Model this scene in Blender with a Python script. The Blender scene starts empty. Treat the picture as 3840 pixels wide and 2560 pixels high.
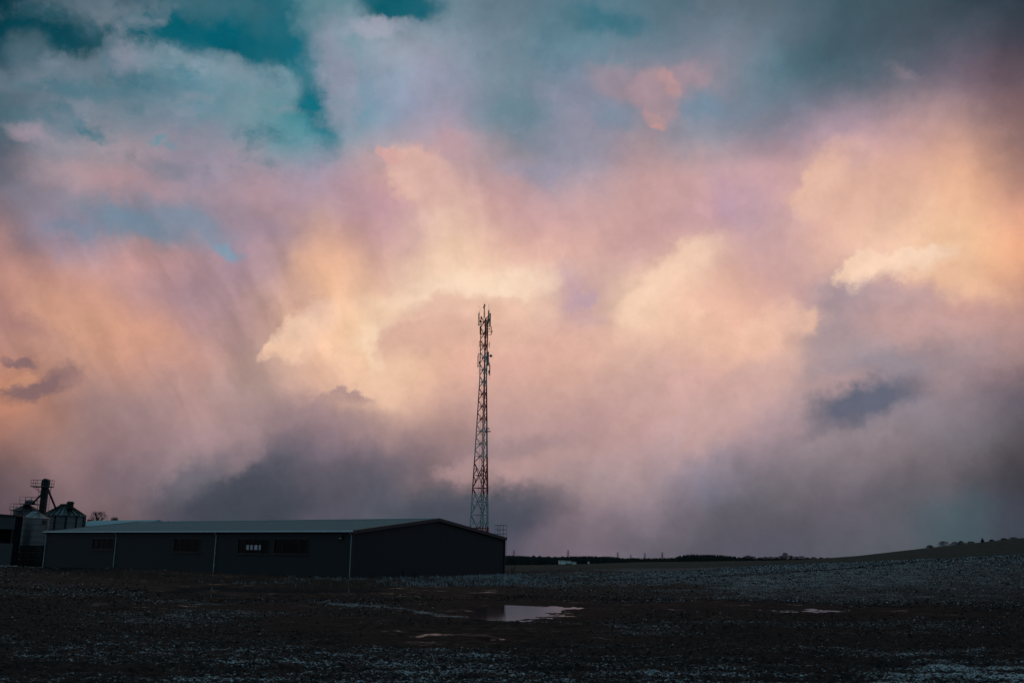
import bpy, bmesh, math, random
import numpy as np
from mathutils import Vector, Matrix

scene = bpy.context.scene
R = math.radians

# ------------------------------------------------------------------ camera
F_PX, CX, CY = 3627.0, 1920.0, 1280.0          # lens as pixels of a 3840 px wide frame (34 mm)
PITCH, ROLL, EYE = math.atan((2095.0-1280.0)/3627.0), 0.016, 2.2
cam_data = bpy.data.cameras.new("camera")
cam_data.lens = 34.0
cam_data.sensor_width = 36.0
cam_data.clip_start = 0.1
cam_data.clip_end = 20000.0
cam = bpy.data.objects.new("camera", cam_data)
scene.collection.objects.link(cam)
CAM_M = Matrix.Rotation(R(90) + PITCH, 4, 'X') @ Matrix.Rotation(ROLL, 4, 'Z')
cam.matrix_world = Matrix.Translation((0, 0, EYE)) @ CAM_M
scene.camera = cam
CAM3 = np.array(CAM_M.to_3x3())

def ray(px, py):
    """world direction seen at a point of the 3840 x 2560 frame"""
    v = CAM3 @ np.array([(px-CX)/F_PX, -(py-CY)/F_PX, -1.0])
    return v/np.linalg.norm(v)
def at_depth(px, py, depth):
    d = ray(px, py); return Vector(d*(depth/d[1])) + Vector((0, 0, EYE))
def at_z(px, py, z):
    d = ray(px, py); return Vector(d*((z-EYE)/d[2])) + Vector((0, 0, EYE))
def azel(px, py):
    d = ray(px, py)
    return np.array([math.degrees(math.atan2(d[0], d[1])), math.degrees(math.asin(d[2]))])

# ------------------------------------------------------------------ colour management
scene.view_settings.view_transform = 'Standard'
scene.view_settings.look = 'None'
scene.view_settings.exposure = 0.0
scene.view_settings.gamma = 1.0
scene.view_settings.use_curve_mapping = False

def peach(c):
    k = max(0.0, min(1.0, (c[0]-165)/60.0))*max(0.0, min(1.0, (c[0]-c[2])/30.0))
    return (c[0]-2*k, c[1]-4*k, c[2]-1*k)
def lin(c):
    return tuple(((v/255.0)/12.92 if v/255.0 <= 0.04045 else ((v/255.0+0.055)/1.055)**2.4) for v in c)

# ------------------------------------------------------------------ sky
world = bpy.data.worlds.new("World")
scene.world = world
world.use_nodes = True
wt = world.node_tree
wt.nodes.clear()
WN, WL = wt.nodes, wt.links
def wire(a, sock):
    if hasattr(a, 'is_output'): WL.new(a, sock)
    else: sock.default_value = a
def wm(op, a, b=0.0, c=None, clamp=False):
    n = WN.new('ShaderNodeMath'); n.operation = op; n.use_clamp = clamp
    wire(a, n.inputs[0]); wire(b, n.inputs[1])
    if c is not None: wire(c, n.inputs[2])
    return n.outputs[0]
def wv(op, a, b=None, scale=None):
    n = WN.new('ShaderNodeVectorMath'); n.operation = op
    wire(a, n.inputs[0])
    if b is not None: wire(b, n.inputs[1])
    if scale is not None: wire(scale, n.inputs['Scale'])
    return n.outputs['Value'] if op in ('DOT_PRODUCT', 'LENGTH') else n.outputs['Vector']
def wmix(fac, a, b, mode='MIX'):
    n = WN.new('ShaderNodeMix'); n.data_type = 'RGBA'; n.blend_type = mode; n.clamp_factor = True
    wire(fac, n.inputs[0])
    for v, i in ((a, 6), (b, 7)):
        if hasattr(v, 'is_output'): WL.new(v, n.inputs[i])
        else: n.inputs[i].default_value = (v[0], v[1], v[2], 1)
    return n.outputs[2]
def wrange(v, a, b, c=0.0, d=1.0, smooth=True):
    n = WN.new('ShaderNodeMapRange'); n.interpolation_type = 'SMOOTHSTEP' if smooth else 'LINEAR'
    wire(v, n.inputs[0])
    for i, k in enumerate((a, b, c, d)): n.inputs[1+i].default_value = k
    return n.outputs[0]
def wnoise(vec, scale, detail=5, rough=0.55, color=False):
    n = WN.new('ShaderNodeTexNoise'); n.inputs['Scale'].default_value = scale
    n.inputs['Detail'].default_value = detail; n.inputs['Roughness'].default_value = rough
    WL.new(vec, n.inputs['Vector'])
    return n.outputs['Color' if color else 'Fac']

tc = WN.new('ShaderNodeTexCoord')
DIR = wv('NORMALIZE', tc.outputs['Generated'])
sp = WN.new('ShaderNodeSeparateXYZ'); WL.new(DIR, sp.inputs[0])
AZ = wm('MULTIPLY', wm('ARCTAN2', sp.outputs[0], sp.outputs[1]), 180/math.pi)
EL = wm('MULTIPLY', wm('ARCSINE', sp.outputs[2]), 180/math.pi)
cb = WN.new('ShaderNodeCombineXYZ'); WL.new(AZ, cb.inputs[0]); WL.new(EL, cb.inputs[1])
P0 = cb.outputs[0]
# turbulence that bends everything in the sky: a broad swirl and a fine curl, in degrees
half = (0.5, 0.5, 0.5)
wA = wv('SUBTRACT', wnoise(DIR, 7.0, 3, 0.5, True), half)
wB = wv('SUBTRACT', wnoise(DIR, 26.0, 6, 0.62, True), half)
wC = wv('SUBTRACT', wnoise(DIR, 80.0, 5, 0.6, True), half)
P1 = wv('ADD', wv('ADD', P0, wv('SCALE', wA, scale=2.4)), wv('SCALE', wB, scale=1.9))     # for the broad colours
P2 = wv('ADD', wv('ADD', P0, wv('SCALE', wA, scale=1.3)), wv('ADD', wv('SCALE', wB, scale=2.2), wv('SCALE', wC, scale=1.0)))     # for cloud edges
P3 = wv('ADD', P0, wv('SCALE', wB, scale=1.3))                                            # for thin streaks

# broad colours of the cloud deck, row by row from high to low, left to right (2352 x 1568 picture grid)
TAB = """
0,50,65 45,82,94 0,75,88 50,92,106 30,88,103 95,140,150 20,98,113 95,128,140 88,118,132 72,116,130 74,114,128 80,104,115 75,100,110 65,92,105 65,85,95 50,68,78 45,55,65
25,72,86 60,100,112 70,110,122 20,102,117 20,106,121 85,145,155 145,158,172 140,155,170 108,136,150 92,134,148 104,130,145 118,130,145 92,112,125 78,98,110 80,92,105 90,88,102 70,68,80
80,100,112 88,116,130 100,122,135 90,135,150 120,148,160 60,132,147 145,160,180 150,158,178 115,140,152 130,140,160 150,140,152 150,138,150 95,125,138 90,108,122 112,112,125 125,108,120 110,90,98
70,100,112 140,142,156 130,140,155 135,140,158 110,145,158 75,145,160 140,155,178 165,155,175 115,138,155 135,140,160 150,143,158 130,145,165 135,130,148 175,150,165 190,155,155 180,145,140 135,105,105
90,95,112 150,140,152 175,148,155 150,142,162 170,150,165 155,150,175 200,165,162 205,170,165 175,150,160 150,148,170 185,155,160 195,165,170 195,160,165 220,178,160 220,175,155 225,175,145 165,125,115
130,120,132 135,130,150 120,130,150 140,140,160 165,140,150 175,150,160 190,155,165 225,190,170 205,165,160 200,165,165 205,165,160 190,155,165 190,160,170 230,185,165 228,185,160 238,190,155 215,160,135
165,125,125 165,140,150 190,148,145 180,148,155 170,145,160 220,175,145 210,170,160 240,205,175 232,190,170 222,180,165 210,170,165 225,185,165 200,165,165 232,190,170 245,205,175 245,200,160 240,180,140
190,140,130 210,160,135 190,148,140 170,140,150 190,155,150 235,190,155 238,200,170 248,216,185 250,218,185 195,165,165 240,205,175 235,190,165 220,175,160 185,155,158 205,165,155 205,160,145 190,145,130
170,125,118 195,150,130 215,160,135 185,145,140 190,155,145 245,200,165 235,200,165 230,185,160 230,185,165 230,185,165 235,195,170 232,190,165 235,190,165 165,145,150 155,145,155 175,145,145 165,130,125
200,140,110 165,125,115 175,140,135 185,148,142 175,148,142 215,175,155 238,198,165 225,180,158 218,175,160 210,170,155 205,168,158 205,165,155 195,160,150 160,140,145 135,130,145 145,125,132 105,95,108
185,130,110 160,125,120 150,122,125 170,140,142 160,135,138 145,122,128 170,140,138 170,138,135 180,148,145 175,142,142 185,150,148 180,150,148 160,135,140 140,125,130 135,122,128 120,112,120 95,88,95
105,85,90 145,118,120 120,102,112 120,112,120 105,100,112 115,105,118 105,100,112 140,118,122 172,140,139 165,138,138 170,142,142 140,125,135 120,108,115 118,108,115 108,100,108 95,88,95 62,60,68
100,82,90 118,98,105 120,102,108 82,80,95 66,72,84 95,90,105 85,88,100 72,78,92 88,85,98 135,115,122 140,122,130 105,98,108 95,90,98 92,88,100 88,88,98 75,85,95 62,65,78
85,72,80 95,80,90 92,79,88 76,73,86 72,73,86 85,82,95 85,85,98 80,80,95 98,90,102 118,104,114 106,99,109 94,90,100 89,86,99 87,89,99 85,90,98 70,84,92 62,68,80
"""
tab = np.array([[lin(peach(tuple(int(k) for k in c.split(',')))) for c in row.split()] for row in TAB.strip().splitlines()])
for j in range(14):                                                # warmer, less violet middle
    for i in range(17):
        r_, g_, b_ = tab[j][i]
        w = (1 if 4 <= j <= 8 else .5 if j in (3, 9) else 0)*(1 if 5 <= i <= 12 else .4)*max(0, min(1, (b_/max(r_, .01)-.55)/.3))
        tab[j][i] = (r_*(1+.10*w), g_*(1+.02*w), b_*(1-.07*w))
        if j in (10, 11) and 8 <= i <= 13: tab[j][i] = tab[j][i]*1.10
        if 9 <= j <= 12 and 11 <= i <= 15: tab[j][i] = tab[j][i]*1.13
        if j in (0, 1, 2) and 7 <= i <= 12: tab[j][i] = tab[j][i]*.78 + np.array(lin((128, 134, 152)))*.22
        if j >= 11 and 8 <= i <= 12: tab[j][i] = tab[j][i]*np.array((.95, 1.0, 1.03))
def table_at(px, py):                                             # smooth look-up in the grid above
    gx = min(max(px/240.0, 0), 15.999); gy = min(max(py/160.0, 0), 12.999)
    i, j = int(gx), int(gy); fx, fy = gx-i, gy-j
    def cr(p0, p1, p2, p3, t):
        return p1 + 0.5*t*(p2-p0 + t*(2*p0-5*p1+4*p2-p3 + t*(3*(p1-p2)+p3-p0)))
    def T(a, b): return tab[min(max(a, 0), 13)][min(max(b, 0), 16)]
    rows = [cr(T(j+k, i-1), T(j+k, i), T(j+k, i+1), T(j+k, i+2), fx) for k in (-1, 0, 1, 2)]
    return np.clip(cr(rows[0], rows[1], rows[2], rows[3], fy), 0.0, 1.0)
def frame_pos(az, el):                                            # where a sky direction falls in the reference grid
    a, e = R(az), R(el)
    d = np.array([math.sin(a)*math.cos(e), math.cos(a)*math.cos(e), math.sin(e)])
    c = CAM3.T @ d
    return CX + F_PX*c[0]/-c[2], CY - F_PX*c[1]/-c[2]
AZ0, AZ1, NAZ, EL0, DEL, NEL = -33.0, 33.0, 32, -1.0, 1.9, 19
azf = wrange(wv('DOT_PRODUCT', P1, (1, 0, 0)), AZ0, AZ1, smooth=False)
elv = wv('DOT_PRODUCT', P1, (0, 1/DEL, 0))
elv = wm('MINIMUM', wm('MAXIMUM', elv, EL0/DEL), EL0/DEL + NEL-1)
SIG = 0.62
vals = np.array([[table_at(*frame_pos(AZ0 + (AZ1-AZ0)*i/(NAZ-1), EL0 + DEL*j)) for i in range(NAZ)] for j in range(NEL)])
# sharpen the rows against the gaussian that blends them
K = np.array([[math.exp(-((a-b)**2)/(2*SIG*SIG)) for b in range(NEL)] for a in range(NEL)])
K /= K.sum(1, keepdims=True)
sharp = np.linalg.solve(K + 0.08*np.eye(NEL), (vals*1.08).reshape(NEL, -1)).reshape(vals.shape)
sharp = np.clip(sharp, 0.0, 1.2)
acc = None; wsum = None
for j in range(NEL):
    r = WN.new('ShaderNodeValToRGB'); r.color_ramp.interpolation = 'CARDINAL'
    el_ = r.color_ramp.elements
    while len(el_) < NAZ: el_.new(0.5)
    for i in range(NAZ):
        el_[i].position = i/(NAZ-1)
    for i in range(NAZ):
        el_[i].color = (*sharp[j][i], 1)
    WL.new(azf, r.inputs[0])
    dlt = wm('SUBTRACT', elv, EL0/DEL + j)
    w = wm('EXPONENT', wm('MULTIPLY', wm('MULTIPLY', dlt, dlt), -1/(2*SIG*SIG)))
    s = wv('SCALE', r.outputs[0], scale=w)
    acc = s if acc is None else wv('ADD', acc, s)
    wsum = w if wsum is None else wm('ADD', wsum, w)
COL = wv('SCALE', acc, scale=wm('DIVIDE', 1.0, wsum))

# falling snow and rain drawn out in streaks: noise stretched along a leaning axis
def streak(angle, stretch, scale, seed):
    a = R(angle); sc_ = scale
    u = wv('DOT_PRODUCT', P3, (math.cos(a)*sc_, math.sin(a)*sc_, 0))
    v = wv('DOT_PRODUCT', P3, (-math.sin(a)*sc_/stretch, math.cos(a)*sc_/stretch, 0))
    c = WN.new('ShaderNodeCombineXYZ'); WL.new(u, c.inputs[0]); WL.new(v, c.inputs[1]); c.inputs[2].default_value = seed
    return wm('SUBTRACT', wnoise(c.outputs[0], 1.0, 3, 0.5), 0.5)
def zone(cx, cy, rx, ry, soft=0.6):
    c = azel(cx*1.63265, cy*1.63265)
    d = wv('SUBTRACT', P1, (c[0], c[1], 0))
    d = wv('MULTIPLY', d, (1/(rx*0.0244), 1/(ry*0.0244), 0))
    return wrange(wv('LENGTH', d), 1+soft, max(1-soft, 0.0))
def brighten(col, amount):
    return wv('SCALE', col, scale=wm('ADD', 1.0, amount))
COL = brighten(COL, wm('MULTIPLY', streak(33, 6.0, 0.55, 1.3), wm('MULTIPLY', zone(380, 720, 430, 230), 1.0)))
COL = brighten(COL, wm('MULTIPLY', streak(12, 7.0, 0.60, 4.1), wm('MULTIPLY', zone(1000, 560, 420, 220), 0.32)))
COL = brighten(COL, wm('MULTIPLY', streak(-20, 7.0, 0.42, 7.7), wm('MULTIPLY', zone(1350, 1160, 900, 150), 0.42)))

# single clouds and gaps: x, y, half width, half height, turn, colour, opacity, edge softness, fade (axis, from, to)
STAMPS = [
 (600, 75, 175, 85, 0, (0,97,115), .92, .22, None),
 (722, 205, 40, 145, -14, (0,106,124), .85, .30, None),
 (400, 95, 150, 60, 6, (0,90,106), .88, .30, None),
 (130, 70, 150, 62, 10, (0,66,80), .88, .35, None),
 (930, 10, 85, 42, 0, (0,92,108), .95, .25, None),
 (1395, 45, 75, 30, 10, (28,105,122), .6, .5, None),
 (230, 18, 130, 28, 4, (58,94,108), .75, .5, None),
 (225, 40, 45, 46, 20, (62,98,112), .7, .5, None),
 (500, 16, 130, 30, 4, (66,106,120), .7, .5, None),
 (590, 50, 70, 26, 20, (58,110,124), .5, .6, None),
 (715, 25, 40, 50, 30, (105,140,152), .7, .4, None),
 (790, 105, 80, 90, 20, (148,162,178), .7, .30, ('x', 0.9, -0.5)),
 (868, 68, 70, 26, -6, (165,168,185), .8, .30, ('y', 1.0, -0.1)),
 (775, 190, 36, 120, -10, (160,158,178), .6, .35, None),
 (60, 125, 60, 50, 40, (96,116,130), .6, .45, None),
 (200, 172, 240, 46, -8, (120,132,146), .6, .30, ('y', 1.0, -0.3)),
 (490, 178, 180, 48, 8, (132,152,166), .65, .30, ('y', 1.0, -0.3)),
 (640, 195, 60, 50, 30, (120,150,164), .7, .30, ('y', 1.0, -0.3)),
 (265, 120, 26, 60, 30, (104,124,140), .65, .4, None),
 (300, 150, 32, 30, 40, (140,142,158), .6, .5, None),
 (440, 150, 60, 14, 20, (140,156,170), .5, .6, None),
 (150, 205, 120, 18, 8, (60,112,128), .5, .6, None),
 (330, 215, 120, 26, 4, (80,122,138), .45, .7, None),
 (470, 250, 110, 30, -20, (84,138,154), .4, .7, None),
 (210, 300, 34, 9, 30, (50,118,134), .6, .6, None),
 (375, 330, 24, 9, 0, (85,148,162), .6, .6, None),
 (70, 305, 52, 20, 5, (172,148,162), .6, .6, None),
 (300, 420, 180, 26, 8, (192,152,156), .45, .8, None),
 (1425, 190, 72, 42, 22, (160,142,154), .65, .22, None),
 (1575, 190, 62, 46, -12, (168,143,153), .6, .25, None),
 (1500, 228, 56, 64, -28, (172,145,153), .75, .12, None),
 (1498, 278, 26, 20, 20, (182,150,152), .75, .14, None),
 (1528, 172, 26, 15, 20, (200,155,151), .5, .5, None),
 (1545, 205, 14, 26, -10, (200,157,152), .5, .5, None),
 (1505, 291, 19, 8, 0, (206,158,150), .6, .4, None),
 (1610, 240, 60, 30, 0, (108,138,158), .6, .5, None),
 (1400, 260, 60, 26, 20, (118,142,162), .6, .5, None),
 (968, 405, 92, 66, 30, (222,182,168), .9, .08, ('x', 1.2, -0.2)),
 (898, 362, 38, 18, 25, (216,168,160), .85, .10, ('x', 1.3, -0.4)),
 (922, 428, 34, 40, 0, (226,186,170), .75, .12, None),
 (1045, 330, 50, 26, 0, (200,162,166), .5, .6, None),
 (1245, 395, 70, 24, 10, (146,148,170), .6, .6, None),
 (320, 510, 130, 30, 18, (112,138,158), .75, .5, None),
 (450, 510, 90, 24, 28, (120,144,164), .65, .5, None),
 (520, 575, 40, 13, 35, (120,158,180), .75, .5, None),
 (165, 520, 60, 18, 5, (118,136,156), .6, .5, None),
 (620, 520, 120, 34, 15, (150,132,148), .5, .7, None),
 (130, 640, 180, 40, 22, (206,152,134), .5, .8, None),
 (250, 740, 200, 36, 22, (218,164,136), .6, .8, None),
 (60, 745, 70, 22, 20, (158,118,118), .5, .8, None),
 (712, 765, 92, 62, -32, (248,210,180), .92, .06, ('y', 1.0, -0.6)),
 (646, 803, 46, 22, -20, (248,206,174), .9, .08, ('y', 1.3, -0.3)),
 (745, 610, 50, 80, -25, (232,182,152), .5, .8, None),
 (700, 690, 30, 60, -50, (206,166,156), .4, .6, None),
 (1085, 668, 170, 30, -10, (253,226,198), .85, .7, None),
 (980, 725, 130, 26, -24, (252,222,190), .7, .6, None),
 (860, 800, 20, 62, -10, (252,220,186), .8, .45, None),
 (1050, 772, 172, 90, -8, (230,188,165), .8, .07, ('y', 1.0, -0.5)),
 (935, 790, 82, 42, -25, (222,180,158), .7, .12, ('y', 1.0, -0.8)),
 (1020, 770, 110, 30, -10, (220,176,156), .4, .5, None),
 (895, 880, 34, 60, -15, (240,200,170), .6, .5, None),
 (1545, 665, 160, 66, -42, (248,213,184), .85, .10, ('y', 1.1, -0.7)),
 (1332, 695, 26, 20, -20, (190,160,174), .75, .45, None),
 (1310, 655, 30, 55, -10, (198,164,172), .5, .6, None),
 (1350, 732, 30, 12, 0, (208,172,172), .5, .5, None),
 (1662, 455, 16, 66, -22, (184,154,174), .55, .6, None),
 (1720, 490, 28, 84, -30, (190,160,172), .45, .6, None),
 (1780, 560, 60, 60, 0, (212,172,164), .5, .7, None),
 (1560, 440, 80, 60, 0, (206,168,164), .5, .7, None),
 (1330, 480, 110, 60, 0, (208,170,166), .5, .7, None),
 (1885, 430, 55, 88, 28, (236,196,168), .7, .10, ('x', 1.1, -0.6)),
 (1910, 350, 60, 28, -20, (226,182,160), .5, .6, None),
 (2000, 460, 90, 60, 0, (224,182,160), .4, .7, None),
 (1830, 460, 40, 18, 20, (228,184,164), .4, .5, None),
 (2005, 790, 152, 165, -10, (174,152,155), .8, .16, ('x', 1.3, -1.0)),
 (1950, 690, 70, 62, -30, (164,148,158), .6, .45, None),
 (2090, 745, 120, 46, 10, (198,162,156), .6, .5, None),
 (2010, 830, 110, 26, -12, (146,134,144), .5, .6, None),
 (1940, 880, 90, 24, -14, (184,150,146), .5, .5, None),
 (2090, 880, 120, 20, -14, (172,142,140), .5, .5, None),
 (2062, 620, 125, 40, -12, (252,218,188), .92, .08, ('y', 1.1, -0.3)),
 (2110, 600, 70, 26, -10, (253,220,190), .7, .22, ('y', 1.1, -0.6)),
 (1965, 620, 50, 28, -30, (250,214,184), .9, .08, ('y', 1.1, -0.4)),
 (2210, 650, 110, 30, 14, (244,198,160), .5, .5, None),
 (2190, 745, 210, 60, 5, (198,160,154), .6, .6, None),
 (2060, 700, 120, 34, -14, (182,154,158), .55, .3, ('y', 1.1, -0.6)),
 (2160, 820, 150, 50, -8, (150,136,144), .55, .5, None),
 (1150, 700, 46, 26, 10, (236,196,170), .6, .15, ('y', 1.1, -0.6)),
 (1225, 722, 60, 34, 20, (230,190,168), .55, .15, ('y', 1.1, -0.6)),
 (1615, 720, 26, 20, 0, (240,200,174), .5, .2, ('y', 1.1, -0.6)),
 (1740, 760, 40, 26, -10, (242,202,174), .5, .2, ('y', 1.1, -0.6)),
 (1640, 1010, 110, 40, -25, (184,152,150), .5, .12, ('y', 1.1, -0.7)),
 (1480, 960, 90, 44, -20, (206,168,158), .45, .12, ('y', 1.1, -0.7)),
 (1800, 745, 80, 34, -12, (240,198,172), .6, .5, None),
 (1860, 735, 18, 22, 30, (238,194,168), .6, .4, None),
 (1985, 922, 128, 46, -20, (99,102,119), 1.0, .42, None),
 (1900, 980, 70, 14, -18, (126,116,128), .5, .7, None),
 (1700, 935, 150, 80, -38, (204,168,160), .65, .10, ('y', 1.1, -0.4)),
 (38, 824, 38, 12, 0, (134,104,106), .9, .30, None),
 (85, 888, 72, 26, -24, (130,102,106), .9, .28, None),
 (160, 848, 38, 20, 10, (144,112,112), .75, .40, None),
 (28, 898, 16, 12, 40, (140,106,104), .7, .40, None),
 (60, 868, 30, 14, -30, (214,156,124), .6, .5, None),
 (812, 903, 44, 22, 10, (166,136,136), .8, .08, ('y', 1.1, -0.6)),
 (745, 960, 110, 44, 0, (142,120,128), .55, .5, None),
 (760, 915, 30, 12, -20, (158,130,132), .4, .5, None),
 (1290, 1052, 180, 42, -20, (184,150,147), .8, .08, ('y', 1.1, -0.8)),
 (1110, 1080, 108, 36, -6, (178,146,145), .85, .08, ('y', 1.2, -0.6)),
 (1180, 1030, 120, 22, -10, (150,127,133), .5, .6, None),
 (1120, 1165, 170, 50, -6, (72,77,90), .85, .45, None),
 (630, 1085, 110, 56, -50, (86,86,99), .75, .5, None),
 (610, 1150, 210, 62, -8, (62,69,80), .85, .55, None),
 (800, 1090, 120, 50, -10, (98,92,104), .5, .6, None),
 (560, 1050, 60, 26, -40, (150,128,134), .5, .4, None),
 (460, 1085, 80, 34, -35, (105,100,112), .5, .6, None),
 (470, 1010, 130, 30, -35, (172,142,146), .5, .6, None),
 (330, 1010, 60, 60, -20, (160,132,134), .4, .7, None),
 (2082, 172, 30, 14, 28, (150,134,145), .45, .9, None),
 (2185, 1195, 60, 40, -20, (66,90,97), .35, .9, None),
 (2100, 80, 200, 50, -10, (66,84,96), .35, .8, None),
]
PS = P2
for k_, (sx, sy, rx, ry, ang, colr, op, soft, fade) in enumerate(STAMPS):
    if k_ % 10 == 9: PS = wv('ADD', P2, wv('SCALE', COL, scale=1e-7))      # keeps the node chain evaluated in order
    px, py = sx*1.63265, sy*1.63265
    c = azel(px, py)
    J = np.stack([(azel(px+10, py)-azel(px-10, py))/20, (azel(px, py+10)-azel(px, py-10))/20], axis=1)*1.63265
    a = R(ang)
    e1 = J @ (np.array([math.cos(a), math.sin(a)])*rx); e2 = J @ (np.array([-math.sin(a), math.cos(a)])*ry)
    M = np.linalg.inv(np.stack([e1, e2], axis=1))
    d = wv('SUBTRACT', PS, (c[0], c[1], 0))
    lx = wv('DOT_PRODUCT', d, (M[0, 0], M[0, 1], 0)); ly = wv('DOT_PRODUCT', d, (M[1, 0], M[1, 1], 0))
    q = WN.new('ShaderNodeCombineXYZ'); WL.new(lx, q.inputs[0]); WL.new(ly, q.inputs[1])
    soft = soft*1.15 + 0.13
    m = wrange(wv('LENGTH', q.outputs[0]), 1+soft, max(1-soft, 0.0), 0.0, op)
    if fade:
        m = wm('MULTIPLY', m, wrange(lx if fade[0] == 'x' else ly, fade[1], fade[2]))
    COL = wmix(m, COL, lin(peach(colr)))
# ragged teal air showing between torn cloud at upper left, and upper centre
wisp = wnoise(wv('ADD', wv('MULTIPLY', DIR, (1.0, 1.0, 1.7)), wv('SCALE', wB, scale=.03)), 9.0, 8, 0.62)
gapz = wm('MULTIPLY', zone(380, 190, 460, 170, .5), wrange(wisp, 0.50, 0.66))
COL = wmix(wm('MULTIPLY', gapz, .62), COL, lin((28, 104, 122)))
lift = wm('MULTIPLY', zone(360, 230, 480, 190, .5), wrange(wisp, 0.48, 0.32))
COL = wmix(wm('MULTIPLY', lift, .50), COL, lin((150, 152, 166)))
wisp2 = wnoise(wv('ADD', DIR, wv('SCALE', wB, scale=.03)), 8.0, 8, 0.6)
COL = wmix(wm('MULTIPLY', wm('MULTIPLY', zone(1330, 90, 520, 130, .5), wrange(wisp2, 0.5, 0.66)), .45), COL, lin((62, 112, 130)))
COL = wmix(wm('MULTIPLY', wm('MULTIPLY', zone(1050, 230, 360, 170, .5), wrange(wisp2, 0.5, 0.34)), .45), COL, lin((165, 158, 178)))
# billows and torn wisps: light and dark through all of it
DW = wv('ADD', DIR, wv('SCALE', wA, scale=.10))
COL = brighten(COL, wm('MULTIPLY', wm('SUBTRACT', wnoise(DW, 11.0, 8, 0.62), 0.5), 0.42))
COL = brighten(COL, wm('MULTIPLY', wm('SUBTRACT', wnoise(wv('ADD', DIR, wv('SCALE', wB, scale=.035)), 42.0, 6, 0.62), 0.5), 0.32))

# the rest of the sky, out of the picture: teal dusk with broken cloud
cl = wrange(wnoise(DIR, 2.2, 6, 0.55), 0.42, 0.62)
rest = wmix(wrange(EL, 0, 60), lin((96, 98, 112)), lin((70, 128, 146)))
rest = wmix(wm('MULTIPLY', cl, 0.6), rest, lin((150, 155, 170)))
azout = wrange(wm('ABSOLUTE', AZ), 36, 60); elout = wrange(EL, 33, 48)
COL = wmix(wm('MAXIMUM', azout, elout), COL, rest)
bg1 = WN.new('ShaderNodeBackground'); WL.new(COL, bg1.inputs[0]); bg1.inputs[1].default_value = 1.0
SUN_EL, SUN_ROT = R(2.0), R(205)
sky = WN.new('ShaderNodeTexSky'); sky.sky_type = 'NISHITA'; sky.sun_disc = False
sky.sun_elevation = SUN_EL; sky.sun_rotation = SUN_ROT
bg2 = WN.new('ShaderNodeBackground'); WL.new(sky.outputs[0], bg2.inputs[0]); bg2.inputs[1].default_value = 0.05
blend = WN.new('ShaderNodeMixShader')        # clear dusk air behind, thick cloud in front of it
blend.inputs[0].default_value = 0.97
WL.new(bg2.outputs[0], blend.inputs[1]); WL.new(bg1.outputs[0], blend.inputs[2])
wo = WN.new('ShaderNodeOutputWorld'); WL.new(blend.outputs[0], wo.inputs[0])
world.cycles.sampling_method = 'MANUAL'
world.cycles.sample_map_resolution = 512

# faint afterglow; the real sun is behind the cloud
sun_d = bpy.data.lights.new("sun", 'SUN'); sun_d.energy = 0.12; sun_d.angle = R(30); sun_d.color = (1.0, 0.80, 0.66)
sun = bpy.data.objects.new("sun", sun_d); scene.collection.objects.link(sun)
sun.rotation_euler = (R(60), 0, R(-160))

# ------------------------------------------------------------------ helpers
random.seed(7)
RNG = np.random.default_rng(7)
def hash2(ix, iy, seed):
    h = (ix.astype(np.int64)*374761393 + iy.astype(np.int64)*668265263 + seed*974711) & 0xffffffff
    h = ((h ^ (h >> 13))*1274126177) & 0xffffffff
    h = h ^ (h >> 16)
    return (h & 0xffff)/65535.0
def vnoise(x, y, seed=0):
    ix, iy = np.floor(x), np.floor(y); fx, fy = x-ix, y-iy
    fx = fx*fx*(3-2*fx); fy = fy*fy*(3-2*fy)
    a, b = hash2(ix, iy, seed), hash2(ix+1, iy, seed); c, d = hash2(ix, iy+1, seed), hash2(ix+1, iy+1, seed)
    return (a*(1-fx)+b*fx)*(1-fy) + (c*(1-fx)+d*fx)*fy
def fbm(x, y, octaves=4, seed=0, gain=0.5):
    s, amp, tot = 0.0, 1.0, 0.0
    for o in range(octaves):
        s = s + amp*vnoise(x*2**o + 17.3*o, y*2**o - 9.1*o, seed+o); tot += amp; amp *= gain
    return s/tot
def sstep(x, a, b):
    t = np.clip((x-a)/(b-a), 0, 1); return t*t*(3-2*t)

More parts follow.
